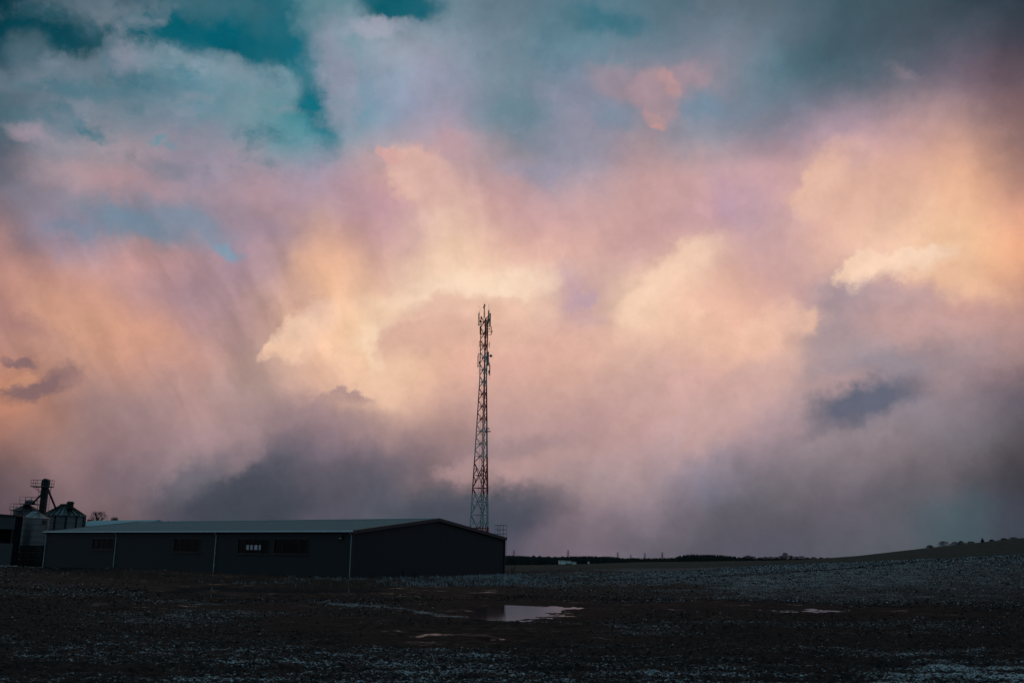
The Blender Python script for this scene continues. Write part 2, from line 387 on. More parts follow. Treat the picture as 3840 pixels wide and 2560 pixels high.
class MB:
    """collects faces that become ONE mesh object"""
    def __init__(self): self.v = []; self.f = []
    def add(self, vs, fs):
        n = len(self.v); self.v += [tuple(p) for p in vs]; self.f += [tuple(n+i for i in f) for f in fs]; return self
    def box(self, c, s, ax=None):
        """centre, full sizes, optional 3 axes"""
        c = Vector(c); ax = ax or (Vector((1,0,0)), Vector((0,1,0)), Vector((0,0,1)))
        vs = []
        for z in (-.5, .5):
            for (x, y) in ((-.5,-.5), (.5,-.5), (.5,.5), (-.5,.5)):
                vs.append(c + ax[0]*(x*s[0]) + ax[1]*(y*s[1]) + ax[2]*(z*s[2]))
        return self.add(vs, [(3,2,1,0), (4,5,6,7), (0,1,5,4), (1,2,6,5), (2,3,7,6), (3,0,4,7)])
    def beam(self, a, b, w, h=None):
        a, b = Vector(a), Vector(b); d = b-a; L = d.length
        if L < 1e-6: return self
        d /= L; up = Vector((0,0,1)) if abs(d.z) < 0.95 else Vector((0,1,0))
        x = d.cross(up).normalized(); y = x.cross(d)
        return self.box((a+b)/2, (w, h or w, L), (x, y, d))
    def tube(self, pts, r, n=8, cap=True):
        pts = [Vector(p) for p in pts]; rs = r if isinstance(r, (list, tuple)) else [r]*len(pts)
        base = len(self.v); vs = []
        for i, p in enumerate(pts):
            d = (pts[min(i+1, len(pts)-1)] - pts[max(i-1, 0)]).normalized()
            up = Vector((0,0,1)) if abs(d.z) < 0.95 else Vector((0,1,0))
            x = d.cross(up).normalized(); y = x.cross(d)
            for k in range(n):
                t = 2*math.pi*k/n; vs.append(p + x*(math.cos(t)*rs[i]) + y*(math.sin(t)*rs[i]))
        fs = []
        for i in range(len(pts)-1):
            for k in range(n):
                a0 = i*n+k; a1 = i*n+(k+1) % n; fs.append((a0, a1, a1+n, a0+n))
        if cap: fs += [tuple(range(n-1, -1, -1)), tuple(range((len(pts)-1)*n, len(pts)*n))]
        return self.add(vs, fs)
    def lathe(self, c, prof, n=32):
        """profile of (radius, z) round a vertical axis at c"""
        c = Vector(c); vs = []; fs = []
        for (r, z) in prof:
            for k in range(n):
                t = 2*math.pi*k/n; vs.append((c.x+r*math.cos(t), c.y+r*math.sin(t), c.z+z))
        for i in range(len(prof)-1):
            for k in range(n):
                a0 = i*n+k; a1 = i*n+(k+1) % n; fs.append((a0, a1, a1+n, a0+n))
        fs.append(tuple(range((len(prof)-1)*n, len(prof)*n))); fs.append(tuple(range(n-1, -1, -1)))
        return self.add(vs, fs)
    def build(self, name, mat, parent=None, smooth=False):
        off = Vector((0, 0, 0)); p = parent
        while p is not None: off += p.location; p = p.parent
        me = bpy.data.meshes.new(name)
        vs = [(v[0]-off.x, v[1]-off.y, v[2]-off.z) for v in self.v]
        me.from_pydata(vs, [], self.f); me.update()
        if smooth:
            me.polygons.foreach_set('use_smooth', [True]*len(me.polygons))
            me.set_sharp_from_angle(angle=R(40))
        me.materials.append(mat)
        o = bpy.data.objects.new(name, me); scene.collection.objects.link(o)
        if parent is not None: o.parent = parent
        return o
def tag(o, label=None, cat=None, group=None, kind=None):
    for k, v in (('label', label), ('category', cat), ('group', group), ('kind', kind)):
        if v: o[k] = v
    return o
def thing(name, loc, label, cat, group=None):
    o = bpy.data.objects.new(name, None); o.empty_display_size = 0.3
    scene.collection.objects.link(o); o.location = Vector(loc)
    return tag(o, label, cat, group)
def kids(o): return [c for c in scene.objects if c.parent == o]
def copy_tree(o, parent=None):
    c = o.copy(); scene.collection.objects.link(c)
    if parent is not None: c.parent = parent
    for ch in kids(o): copy_tree(ch, c)
    return c

def mat(name, colr, rough=0.6, metal=0.0, spec=0.5, vary=0.15, vscale=3.0, bump=0.0, bscale=20.0, ribs=None, stretch=None):
    """procedural surface: colour with mottling, optional grain bump and sheet-metal ribs along an axis"""
    m = bpy.data.materials.new(name); m.use_nodes = True
    nt = m.node_tree; N, L = nt.nodes, nt.links; b = N['Principled BSDF']
    b.inputs['Roughness'].default_value = rough; b.inputs['Metallic'].default_value = metal
    b.inputs['Specular IOR Level'].default_value = spec
    t = N.new('ShaderNodeTexCoord'); src = t.outputs['Object']
    if stretch:
        mp = N.new('ShaderNodeMapping'); mp.inputs['Scale'].default_value = stretch; L.new(src, mp.inputs[0]); vsrc = mp.outputs[0]
    else: vsrc = src
    n1 = N.new('ShaderNodeTexNoise'); n1.inputs['Scale'].default_value = vscale; n1.inputs['Detail'].default_value = 6; L.new(vsrc, n1.inputs[0])
    r = N.new('ShaderNodeMapRange'); L.new(n1.outputs[0], r.inputs[0]); r.inputs[1].default_value = .3; r.inputs[2].default_value = .7
    r.inputs[3].default_value = 1-vary; r.inputs[4].default_value = 1+vary
    mx = N.new('ShaderNodeVectorMath'); mx.operation = 'SCALE'; mx.inputs[0].default_value = colr; L.new(r.outputs[0], mx.inputs['Scale'])
    L.new(mx.outputs[0], b.inputs['Base Color'])
    rr = N.new('ShaderNodeMapRange'); L.new(n1.outputs[0], rr.inputs[0]); rr.inputs[3].default_value = max(rough-.12, .03); rr.inputs[4].default_value = min(rough+.12, 1)
    L.new(rr.outputs[0], b.inputs['Roughness'])
    h = None
    if bump:
        n2 = N.new('ShaderNodeTexNoise'); n2.inputs['Scale'].default_value = bscale; n2.inputs['Detail'].default_value = 5; L.new(src, n2.inputs[0])
        bm_ = N.new('ShaderNodeBump'); bm_.inputs['Strength'].default_value = bump; bm_.inputs['Distance'].default_value = 0.05
        L.new(n2.outputs[0], bm_.inputs['Height']); h = bm_.outputs[0]
    if ribs:
        axis, period, depth = ribs
        d = N.new('ShaderNodeVectorMath'); d.operation = 'DOT_PRODUCT'; L.new(src, d.inputs[0]); d.inputs[1].default_value = Vector(axis)*(2*math.pi/period)
        s = N.new('ShaderNodeMath'); s.operation = 'SINE'; L.new(d.outputs['Value'], s.inputs[0])
        c = N.new('ShaderNodeMapRange'); L.new(s.outputs[0], c.inputs[0]); c.inputs[1].default_value = -.4; c.inputs[2].default_value = .4
        b2 = N.new('ShaderNodeBump'); b2.inputs['Strength'].default_value = 1; b2.inputs['Distance'].default_value = depth
        L.new(c.outputs[0], b2.inputs['Height'])
        if h is not None: L.new(h, b2.inputs['Normal'])
        h = b2.outputs[0]
    if h is not None: L.new(h, b.inputs['Normal'])
    return m

# ------------------------------------------------------------------ terrain
def zpx(xp, yp, depth): return at_depth(xp, yp, depth).z
D1, D2, D3 = 220.0, 700.0, 1100.0
T1 = [(1200,2112), (1880,2135), (2100,2134), (2600,2128), (3200,2109), (3840,2081), (4300,2062)]     # far edge of the frosty field
T2 = [(1200,2090), (1880,2119), (2100,2117), (2400,2107), (2600,2105), (3000,2099), (3200,2085), (3500,2053), (3840,2020), (4300,1985)]  # crest
def hor(x): return 2095 + (x-1920)*0.016
K1 = [(x, EYE + (hor(x)-y)*D1/F_PX) for x, y in T1]; K2 = [(x, EYE + (hor(x)-y)*D2/F_PX) for x, y in T2]
K1[0] = (1200, 0.0); K2[0] = (1200, 0.0)
def puddle_field(t, yp):
    """standing water: (x, y, half width, half height, depth) in the flat-field chart"""
    p = np.zeros_like(t)
    for (x, y, rx, ry, s) in PUDDLES:
        d = np.sqrt(((t-x)/rx)**2 + ((yp-y)/ry)**2); p = np.maximum(p, s*(1-sstep(d, .55, 1.15)))
    return p
PUDDLES = [
 (1940, 2284, 245, 33, 1.0), (2110, 2268, 130, 10, .85), (1850, 2290, 120, 28, 1.0), (2240, 2276, 120, 6, .62), (2470, 2292, 75, 6, .60),
 (1930, 2377, 105, 9, .80), (1590, 2364, 70, 8, .56), (1800, 2342, 80, 6, .45),
 (3010, 2281, 210, 8, .74), (2860, 2276, 120, 4, .7), (2640, 2284, 80, 4, .66),
 (560, 2163, 330, 6, .70), (830, 2200, 190, 12, .88), (700, 2236, 90, 6, .95), (880, 2229, 130, 8, 1.0), (730, 2213, 140, 8, .95), (1080, 2240, 90, 4, .8), (1180, 2205, 400, 20, .88), (1020, 2180, 420, 7, .7),
 (480, 2152, 200, 4, .55), (1420, 2215, 160, 6, .5), (1760, 2228, 90, 5, .5)]
def chart(x, y):
    """depth and the place in the flat-field chart of a ground point"""
    D = np.maximum(y, 1e-3); front = y > 0.35*np.abs(x)
    t = np.where(front, 1920 + F_PX*x/D, np.where(x > 0, 9000, -6000)); t = np.clip(t, -6000, 9000)
    D = np.where(front, D, np.hypot(x, y))
    yp = 2095 + (t-1920)*0.016 + F_PX*EYE/D
    return D, t, yp
BANK = [(-250,2126,.12,2.0), (250,2134,.16,2.2), (520,2148,.36,2.6), (900,2172,.32,2.6), (1326,2186,.30,2.6), (1600,2182,.32,2.4), (1890,2173,.42,2.8), (2100,2160,.60,4.0), (2330,2144,.3,4.0)]
BANKP = [(*at_z(x, y, 0)[:2], h, w) for x, y, h, w in BANK]
def bank(x, y):
    out = np.zeros_like(x)
    for (ax, ay, ah, aw), (bx, by, bh, bw) in zip(BANKP[:-1], BANKP[1:]):
        vx, vy = bx-ax, by-ay; s = np.clip(((x-ax)*vx + (y-ay)*vy)/(vx*vx+vy*vy), 0, 1)
        d = np.hypot(x-ax-s*vx, y-ay-s*vy); w = aw + (bw-aw)*s
        out = np.maximum(out, (ah+(bh-ah)*s)*np.exp(-(d/w)**2))
    return out
def height(x, y, detail=True):
    x = np.asarray(x, float); y = np.asarray(y, float)
    D, t, yp = chart(x, y)
    h1 = np.interp(t, [k[0] for k in K1], [k[1] for k in K1]); h2 = np.interp(t, [k[0] for k in K2], [k[1] for k in K2])
    back = y <= 0.35*np.abs(x)
    h1 = np.where(back, 0, h1); h2 = np.where(back, 0, h2)
    a = sstep(D, 55, D1)*0.5 + 0.5*np.clip((D-55)/(D1-55), 0, 1)
    h = h1*a
    b = np.clip((D-D1)/(D2-D1), 0, 1); h = h + (h2-h1)*(b*0.6+0.4*np.sin(b*math.pi/2))
    h = h + (np.minimum(-6.0, 0) - h2)*sstep(D, D2*1.02, D3)*np.where(back, 0, 1)
    h = h + 0.07 + bank(x, y)*(0.75+0.5*fbm(x*.35, y*.35, 3, 5))
    p = puddle_field(t + (fbm(x*1.1, y*.45, 3, 71)-.5)*160, yp + (fbm(x*.8+7, y*.5, 3, 72)-.5)*16)
    h = h - 0.100*p + p*.045*(fbm(x*1.9, y*.8, 4, 91, .6)-.42)
    if detail:
        amp = (1-.66*np.clip(p, 0, 1))
        u = x*math.cos(.10) + y*math.sin(.10)
        v = -x*math.sin(.10) + y*math.cos(.10) + 1.5*fbm(x*.05, y*.05, 2, 9)
        wear = 1 - sstep(puddle_zone(t, yp), .3, .8)*.55
        clod = fbm(x*5.5, y*4.0, 4, 21, .6) - .5
        lump = fbm(x*1.3, y*1.1, 3, 31) - .5
        row = np.sin(v*2*math.pi/1.5)*.5 + .5*np.sin(v*2*math.pi/0.62+1.0)*.4
        fade = np.exp(-np.maximum(D-60, 0)/240.0)
        h = h + amp*wear*(clod*.17 + lump*.13 + row*.030*fade) + (1-wear)*amp*lump*.05
        # tractor ruts across the field and the dark furrow in front
        for (ya, yb, dep, wid) in RUTS:
            line = np.interp(t, *zip(*ya)) ; dd = (yp-line)/yb
            h = h - dep*np.exp(-dd*dd)*(.6+.8*fbm(x*.5, y*.5, 2, 44))
    return h
def puddle_zone(t, yp):
    z = np.zeros_like(t)
    for (x, y, rx, ry, s) in MUD:
        d = np.sqrt(((t-x)/rx)**2 + ((yp-y)/ry)**2); z = np.maximum(z, s*(1-sstep(d, .5, 1.25)))
    return z
MUD = [(650,2165,560,22,1), (1150,2200,620,40,1), (1000,2272,430,17,.95), (500,2268,250,8,.6), (1650,2215,420,26,1), (1950,2285,560,48,1), (1700,2372,420,46,1),
       (2050,2350,380,20,.9), (2700,2268,500,22,.95), (3150,2280,560,17,1), (3550,2298,280,10,.9), (2450,2200,260,6,.6), (3000,2308,500,14,.55),
       (1500,2195,300,22,1), (1250,2330,280,36,.8), (2250,2385,330,14,.7), (2900,2360,420,16,.5), (150,2140,260,6,.7), (250,2240,300,7,.5)]
FROST = [(3050,2175,1000,72,.70), (2450,2165,460,50,.66), (2050,2188,300,16,.54), (3600,2190,480,85,.58), (3000,2240,800,30,.56),
         (150,2117,180,7,.72), (120,2152,260,8,.45), (250,2185,360,18,.38), (350,2222,380,17,.42), (900,2310,700,46,.52), (1250,2272,460,18,.50),
         (1560,2270,360,12,.64), (1800,2308,260,9,.60), (2150,2320,330,10,.50), (2500,2352,300,26,.52), (2360,2412,560,16,.42),
         (600,2420,1000,70,.46), (1500,2480,1000,90,.52), (2500,2500,800,70,.48), (700,2540,1000,50,.44), (1900,2550,900,50,.50), (3600,2530,470,75,.80), (3000,2560,560,36,.62),
         (3450,2440,560,30,.46), (3000,2420,560,16,.40), (3300,2345,560,40,.42), (2700,2330,500,14,.42), (1700,2160,330,7,.6), (2150,2166,330,5,.55), (1020,2142,130,3,.45)]
RUTS = [(((-6000,2405),(0,2408),(1280,2400),(2400,2415),(2560,2408),(3100,2432),(3840,2398),(9000,2380)), 5, .06, 1),
        (((-6000,2262),(0,2262),(900,2272),(1400,2300),(9000,2500)), 5, .05, 1),
        (((-6000,2240),(1900,2240),(2600,2243),(3200,2262),(3840,2285),(9000,2300)), 4, .07, 1),
        (((-6000,2500),(1000,2495),(2300,2485),(2900,2462),(3840,2440),(9000,2400)), 6, .06, 1),
        (((-6000,2136),(1900,2136),(2560,2130),(3200,2114),(3840,2086),(9000,2070)), 1.6, .10, 1),
        (((-6000,2153),(2100,2153),(2560,2151),(3200,2143),(3840,2124),(9000,2100)), 1.5, .06, 1), (((-6000,2176),(2200,2176),(2560,2172),(3100,2168),(3500,2160),(9000,2100)), 1.8, .05, 1)]

DRIFTS = [(((1180,2254),(1300,2258),(1500,2270),(1700,2298),(1900,2317),(2150,2324),(2420,2340)), 7, .62), (((1120,2168),(1400,2171),(1650,2173),(1900,2171),(2320,2160)), 4, .72),
          (((-200,2116),(0,2118),(160,2121),(300,2128)), 4, .78), (((540,2246),(760,2252),(960,2258)), 4, .5)]
def drifts(f, t, yp, n):
    """rime left lying along furrows, and bare wheel tracks cut through it"""
    for pts, w, s in DRIFTS:
        xs, ys = zip(*pts); e = sstep(t, xs[0]-60, xs[0]+60)*(1-sstep(t, xs[-1]-90, xs[-1]+60))
        f = np.maximum(f, s*(.7+.6*n)*e*np.exp(-((yp-np.interp(t, xs, ys)-(n-.5)*14)/w)**2))
    for pts, w, dep, _ in RUTS: f = f*(1-.75*np.exp(-((yp-np.interp(t, *zip(*pts)))/(w*.75))**2))
    return f
az_f = np.concatenate([np.linspace(-34, 34, 980), np.linspace(34, 326, 90)[1:-1]])*math.pi/180
inv = np.concatenate([np.linspace(1/11.0, 1/160.0, 470)])
rad = np.concatenate([np.linspace(.5, 10.9, 24), 1/inv, np.geomspace(161, 1500, 120), np.geomspace(1550, 9000, 14)])
A, Rr = np.meshgrid(az_f, rad)
GX = Rr*np.tan(np.clip(A, -.6, .6)); front = np.abs(((A+math.pi) % (2*math.pi))-math.pi) <= R(34.01)
A2 = ((A+math.pi) % (2*math.pi))-math.pi
GX = np.where(front, Rr*np.sin(A2), Rr*np.sin(A2)); GY = Rr*np.cos(A2)
GZ = height(GX, GY)
nr, na = GX.shape
verts = np.stack([GX.ravel(), GY.ravel(), GZ.ravel()], 1)
verts = np.vstack([verts, [[0, 0, 0.05]]])
i0 = (np.arange(nr-1)[:, None]*na + np.arange(na)[None, :]).ravel(); nx = (np.arange(nr-1)[:, None]*na + (np.arange(na)[None, :]+1) % na).ravel()
quads = np.stack([i0, i0+na, nx+na, nx], 1)
me = bpy.data.meshes.new("ground")
me.vertices.add(len(verts)); me.vertices.foreach_set('co', verts.ravel())
tris = [(nr*na, k, (k+1) % na) for k in range(na)]
loops = np.concatenate([quads.ravel()[::1], np.array(tris)[:, [0, 1, 2]].ravel()])
me.loops.add(len(loops)); me.loops.foreach_set('vertex_index', loops)
npoly = len(quads) + len(tris); me.polygons.add(npoly)
me.polygons.foreach_set('loop_start', np.concatenate([np.arange(len(quads))*4, len(quads)*4 + np.arange(len(tris))*3]))
me.polygons.foreach_set('loop_total', np.concatenate([np.full(len(quads), 4), np.full(len(tris), 3)]))
me.update(calc_edges=True); me.validate()
me.polygons.foreach_set('use_smooth', np.ones(len(me.polygons), dtype=bool))
D_, t_, yp_ = chart(verts[:, 0], verts[:, 1])
wob = (fbm(verts[:, 0]*.35, verts[:, 1]*.18, 4, 55)-.5)
mudv = puddle_zone(t_+wob*220, yp_+wob*26)
fr = np.full(len(verts), .16)
for (x, y, rx, ry, s) in FROST:
    fr = np.maximum(fr, s*np.exp(-(((t_+wob*200-x)/rx)**2 + ((yp_+wob*14-y)/ry)**2)**1.6))
fr = fr*(1-mudv*.9)
low = fbm(verts[:, 0]*.6, verts[:, 1]*.25, 3, 61); rowp = np.sin((-verts[:, 0]*math.sin(.10)+verts[:, 1]*math.cos(.10)+1.5*fbm(verts[:, 0]*.05, verts[:, 1]*.05, 2, 9))*2*math.pi/1.5)
fr = fr*(.66+.55*low)*(1+.30*rowp*np.exp(-np.maximum(D_-18, 0)/30.0))
fr = drifts(fr, t_, yp_, low)
line1 = np.interp(t_, [k[0] for k in T1], [k[1] for k in T1]); 
grn = sstep(D_ + wob*50, D1*.93, D1*1.04)
grn = np.maximum(grn, sstep(bank(verts[:, 0], verts[:, 1]), .12, .3)*.0)
bnk = sstep(bank(verts[:, 0], verts[:, 1]) + wob*.25, .10, .32)
wet = np.maximum(puddle_field(t_, yp_), mudv*.7)
for nm, arr in (('frost', fr), ('mud', mudv), ('meadow', grn), ('bank', bnk), ('wet', wet)):
    at_ = me.attributes.new(nm, 'FLOAT', 'POINT'); at_.data.foreach_set('value', np.clip(arr, 0, 1).astype(np.float32))
ground = bpy.data.objects.new("ground", me); scene.collection.objects.link(ground); tag(ground, kind='structure')

gm = bpy.data.materials.new("soil"); gm.use_nodes = True; nt = gm.node_tree; GN, GL = nt.nodes, nt.links; gb = GN['Principled BSDF']
def gattr(n):
    a = GN.new('ShaderNodeAttribute'); a.attribute_name = n; return a.outputs['Fac']
def gwire(a, s):
    if hasattr(a, 'is_output'): GL.new(a, s)
    else: s.default_value = a
def gmath(op, a, b=0.0, clamp=False):
    n = GN.new('ShaderNodeMath'); n.operation = op; n.use_clamp = clamp; gwire(a, n.inputs[0]); gwire(b, n.inputs[1]); return n.outputs[0]
def gmix(f, a, b):
    n = GN.new('ShaderNodeMix'); n.data_type = 'RGBA'; gwire(f, n.inputs[0])
    for v, i in ((a, 6), (b, 7)):
        if hasattr(v, 'is_output'): GL.new(v, n.inputs[i])
        else: n.inputs[i].default_value = (*v, 1)
    return n.outputs[2]
def gnoise(scale, detail=4, rough=.6, st=(1, 1, 1)):
    t = GN.new('ShaderNodeTexCoord'); mp = GN.new('ShaderNodeMapping'); mp.inputs['Scale'].default_value = st; GL.new(t.outputs['Object'], mp.inputs[0])
    n = GN.new('ShaderNodeTexNoise'); n.inputs['Scale'].default_value = scale; n.inputs['Detail'].default_value = detail; n.inputs['Roughness'].default_value = rough
    GL.new(mp.outputs[0], n.inputs[0]); return n.outputs[0]
def grange(v, a, b, c=0., d=1.):
    n = GN.new('ShaderNodeMapRange'); n.interpolation_type = 'SMOOTHSTEP'; gwire(v, n.inputs[0])
    for i, k in enumerate((a, b, c, d)): gwire(k, n.inputs[1+i])
    return n.outputs[0]
fine = gnoise(10.0, 5, .65); fleck = gnoise(26.0, 3, .6); broad = gnoise(.35, 4, .55); streaky = gnoise(2.4, 5, .65, (.35, 1, 1))
soil = gmix(grange(fine, .3, .7), (.0105, .0094, .0094), (.029, .0245, .023))
soil = gmix(gattr('mud'), soil, gmix(grange(streaky, .35, .65), (.0075, .0060, .0056), (.0205, .0155, .0135)))
bankc = gmix(grange(fine, .35, .65), (.010, .0075, .0068), (.034, .025, .020))
soil = gmix(gattr('bank'), soil, bankc)
frs = gattr('frost')
thr = grange(frs, 0.0, .9, .625, .448); 
thr.node.interpolation_type = 'LINEAR'
spk = gmath('ADD', gmath('ADD', gmath('MULTIPLY', fine, .42), gmath('MULTIPLY', fleck, .34)), gmath('MULTIPLY', streaky, .24))
fm = gmath('MULTIPLY', gmath('SUBTRACT', spk, thr), 13.0, True)
frostc = gmix(grange(fleck, .3, .7), (.15, .19, .20), (.46, .56, .585))
gcol = gmix(gmath('MULTIPLY', fm, .9), soil, frostc)
mead = gmix(grange(gnoise(1.2, 5, .6, (1, .3, 1)), .35, .65), (.015, .027, .024), (.030, .043, .037))
mead = gmix(grange(broad, .45, .62), mead, (.014, .022, .021))
gcol = gmix(gattr('meadow'), gcol, mead)
GL.new(gcol, gb.inputs['Base Color'])
slick = gmath('MULTIPLY', gattr('mud'), grange(gnoise(1.1, 5, .7, (.28, 1, 1)), .56, .70))
rg = gmix(slick, (.95, .95, .95), (.30, .30, .30)); rg = gmix(fm, rg, (.9, .9, .9))
GL.new(rg, gb.inputs['Roughness'])
GL.new(grange(slick, 0., 1., .04, .42), gb.inputs['Specular IOR Level'])
bp = GN.new('ShaderNodeBump'); bp.inputs['Strength'].default_value = .9; bp.inputs['Distance'].default_value = .06
GL.new(gmath('ADD', fine, gmath('MULTIPLY', fleck, .4)), bp.inputs['Height']); GL.new(bp.outputs[0], gb.inputs['Normal'])
me.materials.append(gm)

def frost_at(x, y):
    D, t, yp = chart(x, y); w = fbm(x*.35, y*.18, 4, 55)-.5
    f = np.full(len(x), .16)
    for (a, b, rx, ry, s) in FROST: f = np.maximum(f, s*np.exp(-(((t+w*200-a)/rx)**2 + ((yp+w*14-b)/ry)**2)**1.6))
    md = puddle_zone(t+w*220, yp+w*26)
    n = fbm(x*.6, y*.25, 3, 61); return drifts(f*(1-md*.9)*(.70+.55*n), t, yp, n), md, D
def clods(name, label, n, d0, d1, s0, s1, seed, mt):
    """loose clods and frozen tufts lying on the field, too many to count"""
    g = np.random.default_rng(seed); D = np.sqrt(g.uniform(d0*d0, d1*d1, n)); a = g.uniform(-R(31), R(31), n)
    x, y = D*np.tan(a), D
    f, md, _ = frost_at(x, y); _, t, yp = chart(x, y)
    keep = (puddle_field(t, yp) < .25) & (g.random(n) > md*1.15) & (bank(x, y) < .4) & (y < np.where(True, D1*.97, 0))
    u = (x-C0x)*(-.8413)+(y-C0y)*.5406; v = (x-C0x)*.5406+(y-C0y)*.8413
    keep &= ~((u > -.6) & (v > -.6)); x, y, f, md, D = x[keep], y[keep], f[keep], md[keep], D[keep]; n = len(x)
    z = height(x, y); s = (s0+(s1-s0)*(D-d0)/(d1-d0))*g.uniform(.45, 1.3, n)**1.5
    base = np.array([(1,0,0), (0,1,0), (-1,0,0), (0,-1,0), (0,0,.75), (0,0,-.5)])
    th = g.uniform(0, 6.28, n); ct, st_ = np.cos(th), np.sin(th); P = base[None]*(1+g.uniform(-.4, .4, (n, 6, 1)))
    P = P + g.normal(0, .16, (n, 6, 3)); X = (P[..., 0]*ct[:, None]-P[..., 1]*st_[:, None]); Y = (P[..., 0]*st_[:, None]+P[..., 1]*ct[:, None])
    co = np.stack([x[:, None]+X*s[:, None], y[:, None]+Y*s[:, None], z[:, None]+P[..., 2]*s[:, None]+s[:, None]*.1], 2).reshape(-1, 3)
    tri = np.array([(0,1,4), (1,2,4), (2,3,4), (3,0,4), (1,0,5), (2,1,5), (3,2,5), (0,3,5)])
    F = (tri[None]+np.arange(n)[:, None, None]*6).reshape(-1)
    m_ = bpy.data.meshes.new(name); m_.vertices.add(len(co)); m_.vertices.foreach_set('co', co.ravel()); m_.loops.add(len(F)); m_.loops.foreach_set('vertex_index', F)
    m_.polygons.add(len(F)//3); m_.polygons.foreach_set('loop_start', np.arange(len(F)//3)*3); m_.polygons.foreach_set('loop_total', np.full(len(F)//3, 3)); m_.update(calc_edges=True)
    rime = (g.random(n) < np.clip(f*1.25-.06, 0, .9)).astype(float)*g.uniform(.25, 1, n)*np.clip(.55+D/140, 0, 1)
    rv = np.repeat(rime, 6).reshape(n, 6)*np.array([.5, .5, .5, .5, 1.0, 0.0]); at_ = m_.attributes.new('rime', 'FLOAT', 'POINT'); at_.data.foreach_set('value', rv.ravel().astype(np.float32))
    m_.materials.append(mt); o = bpy.data.objects.new(name, m_); scene.collection.objects.link(o); return tag(o, label, "clods", kind='stuff')
C0x, C0y = -16.07, 101.98
M_clod = bpy.data.materials.new("frosty_clod"); M_clod.use_nodes = True
_n, _l = M_clod.node_tree.nodes, M_clod.node_tree.links; _b = _n['Principled BSDF']; _b.inputs['Roughness'].default_value = .9; _b.inputs['Specular IOR Level'].default_value = .05
_a = _n.new('ShaderNodeAttribute'); _a.attribute_name = 'rime'; _t = _n.new('ShaderNodeTexCoord'); _no = _n.new('ShaderNodeTexNoise'); _no.inputs['Scale'].default_value = 14; _l.new(_t.outputs['Object'], _no.inputs[0])
_q = _n.new('ShaderNodeMath'); _q.operation = 'MULTIPLY'; _l.new(_a.outputs['Fac'], _q.inputs[0]); _l.new(_no.outputs[0], _q.inputs[1]); _r = _n.new('ShaderNodeMapRange'); _l.new(_q.outputs[0], _r.inputs[0]); _r.inputs[1].default_value = .10; _r.inputs[2].default_value = .38
_m = _n.new('ShaderNodeMix'); _m.data_type = 'RGBA'; _l.new(_r.outputs[0], _m.inputs[0]); _m.inputs[6].default_value = (.0135, .0115, .0110, 1); _m.inputs[7].default_value = (.32, .405, .43, 1); _l.new(_m.outputs[2], _b.inputs['Base Color'])
clods("soil_clods", "frost touched clods of dark soil strewn over the near field", 42000, 13, 60, .020, .050, 1, M_clod)
clods("frozen_tufts", "rimy tufts and clods over the far frosty field", 70000, 55, 218, .05, .15, 2, M_clod)

def ground_z(x, y): return float(height(np.array([x]), np.array([y]), False)[0])

# standing water: flat sheets that fill the hollows
wmat = mat("muddy_water", (.010, .008, .007), .05, 0, .5, .1)
wb = wmat.node_tree.nodes['Principled BSDF']
for l in list(wmat.node_tree.links):
    if l.to_socket == wb.inputs['Roughness']: wmat.node_tree.links.remove(l)
wb.inputs['Roughness'].default_value = .05; wb.inputs['IOR'].default_value = 2.3; wb.inputs['Specular IOR Level'].default_value = 1.0
for k, (x, y, rx, ry) in enumerate([(2050,2286,420,46), (1750,2368,330,32), (2990,2282,440,26), (900,2200,900,58)]):
    m = MB(); n = 48
    pts = [at_z(x+rx*math.cos(2*math.pi*i/n), y+ry*math.sin(2*math.pi*i/n), 0.0) for i in range(n)]
    m.add(pts, [tuple(range(n))]); o = m.build("puddle", wmat); o.data.update()
    if o.data.polygons[0].normal.z < 0: o.data.flip_normals()
    tag(o, kind='structure')

# ------------------------------------------------------------------ dark warehouse
C0 = Vector((-16.07, 101.98, 0)); U = Vector((-.8413, .5406, 0)).normalized(); V = Vector((-U.y, U.x, 0))
if V.y < 0: V = -V
Z = Vector((0, 0, 1)); LW, WW, HW, HR = 53.8, 28.65, 4.76, 6.56
def wp(u, v, z): return C0 + U*u + V*v + Z*z
def hit(px, py, origin, normal):
    d = Vector(ray(px, py)); e = Vector((0, 0, EYE)); return e + d*((origin-e).dot(normal)/d.dot(normal))
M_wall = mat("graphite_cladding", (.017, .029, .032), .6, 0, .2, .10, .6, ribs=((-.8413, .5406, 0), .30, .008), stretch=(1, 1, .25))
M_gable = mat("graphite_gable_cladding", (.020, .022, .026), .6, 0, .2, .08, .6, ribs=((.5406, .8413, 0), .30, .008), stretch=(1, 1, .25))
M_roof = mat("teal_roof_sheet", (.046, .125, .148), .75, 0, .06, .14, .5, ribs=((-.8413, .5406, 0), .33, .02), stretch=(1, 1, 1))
M_gutter = mat("pale_gutter_metal", (.44, .66, .68), .4, .3, .5, .1, 2)
M_barge = mat("brown_flashing", (.045, .034, .036), .5, .2, .4, .15, 1)
M_pipe = mat("pale_downpipe_metal", (.28, .48, .48), .35, .3, .5, .2, 1.5)
M_dark = mat("dark_metal", (.020, .024, .026), .5, .4, .4, .2, 2)
M_inner = mat("dark_interior", (.02, .022, .024), .8, 0, .2, .2, 1)
M_frame = mat("dark_window_frame", (.016, .022, .024), .45, .1, .4, .1, 2)
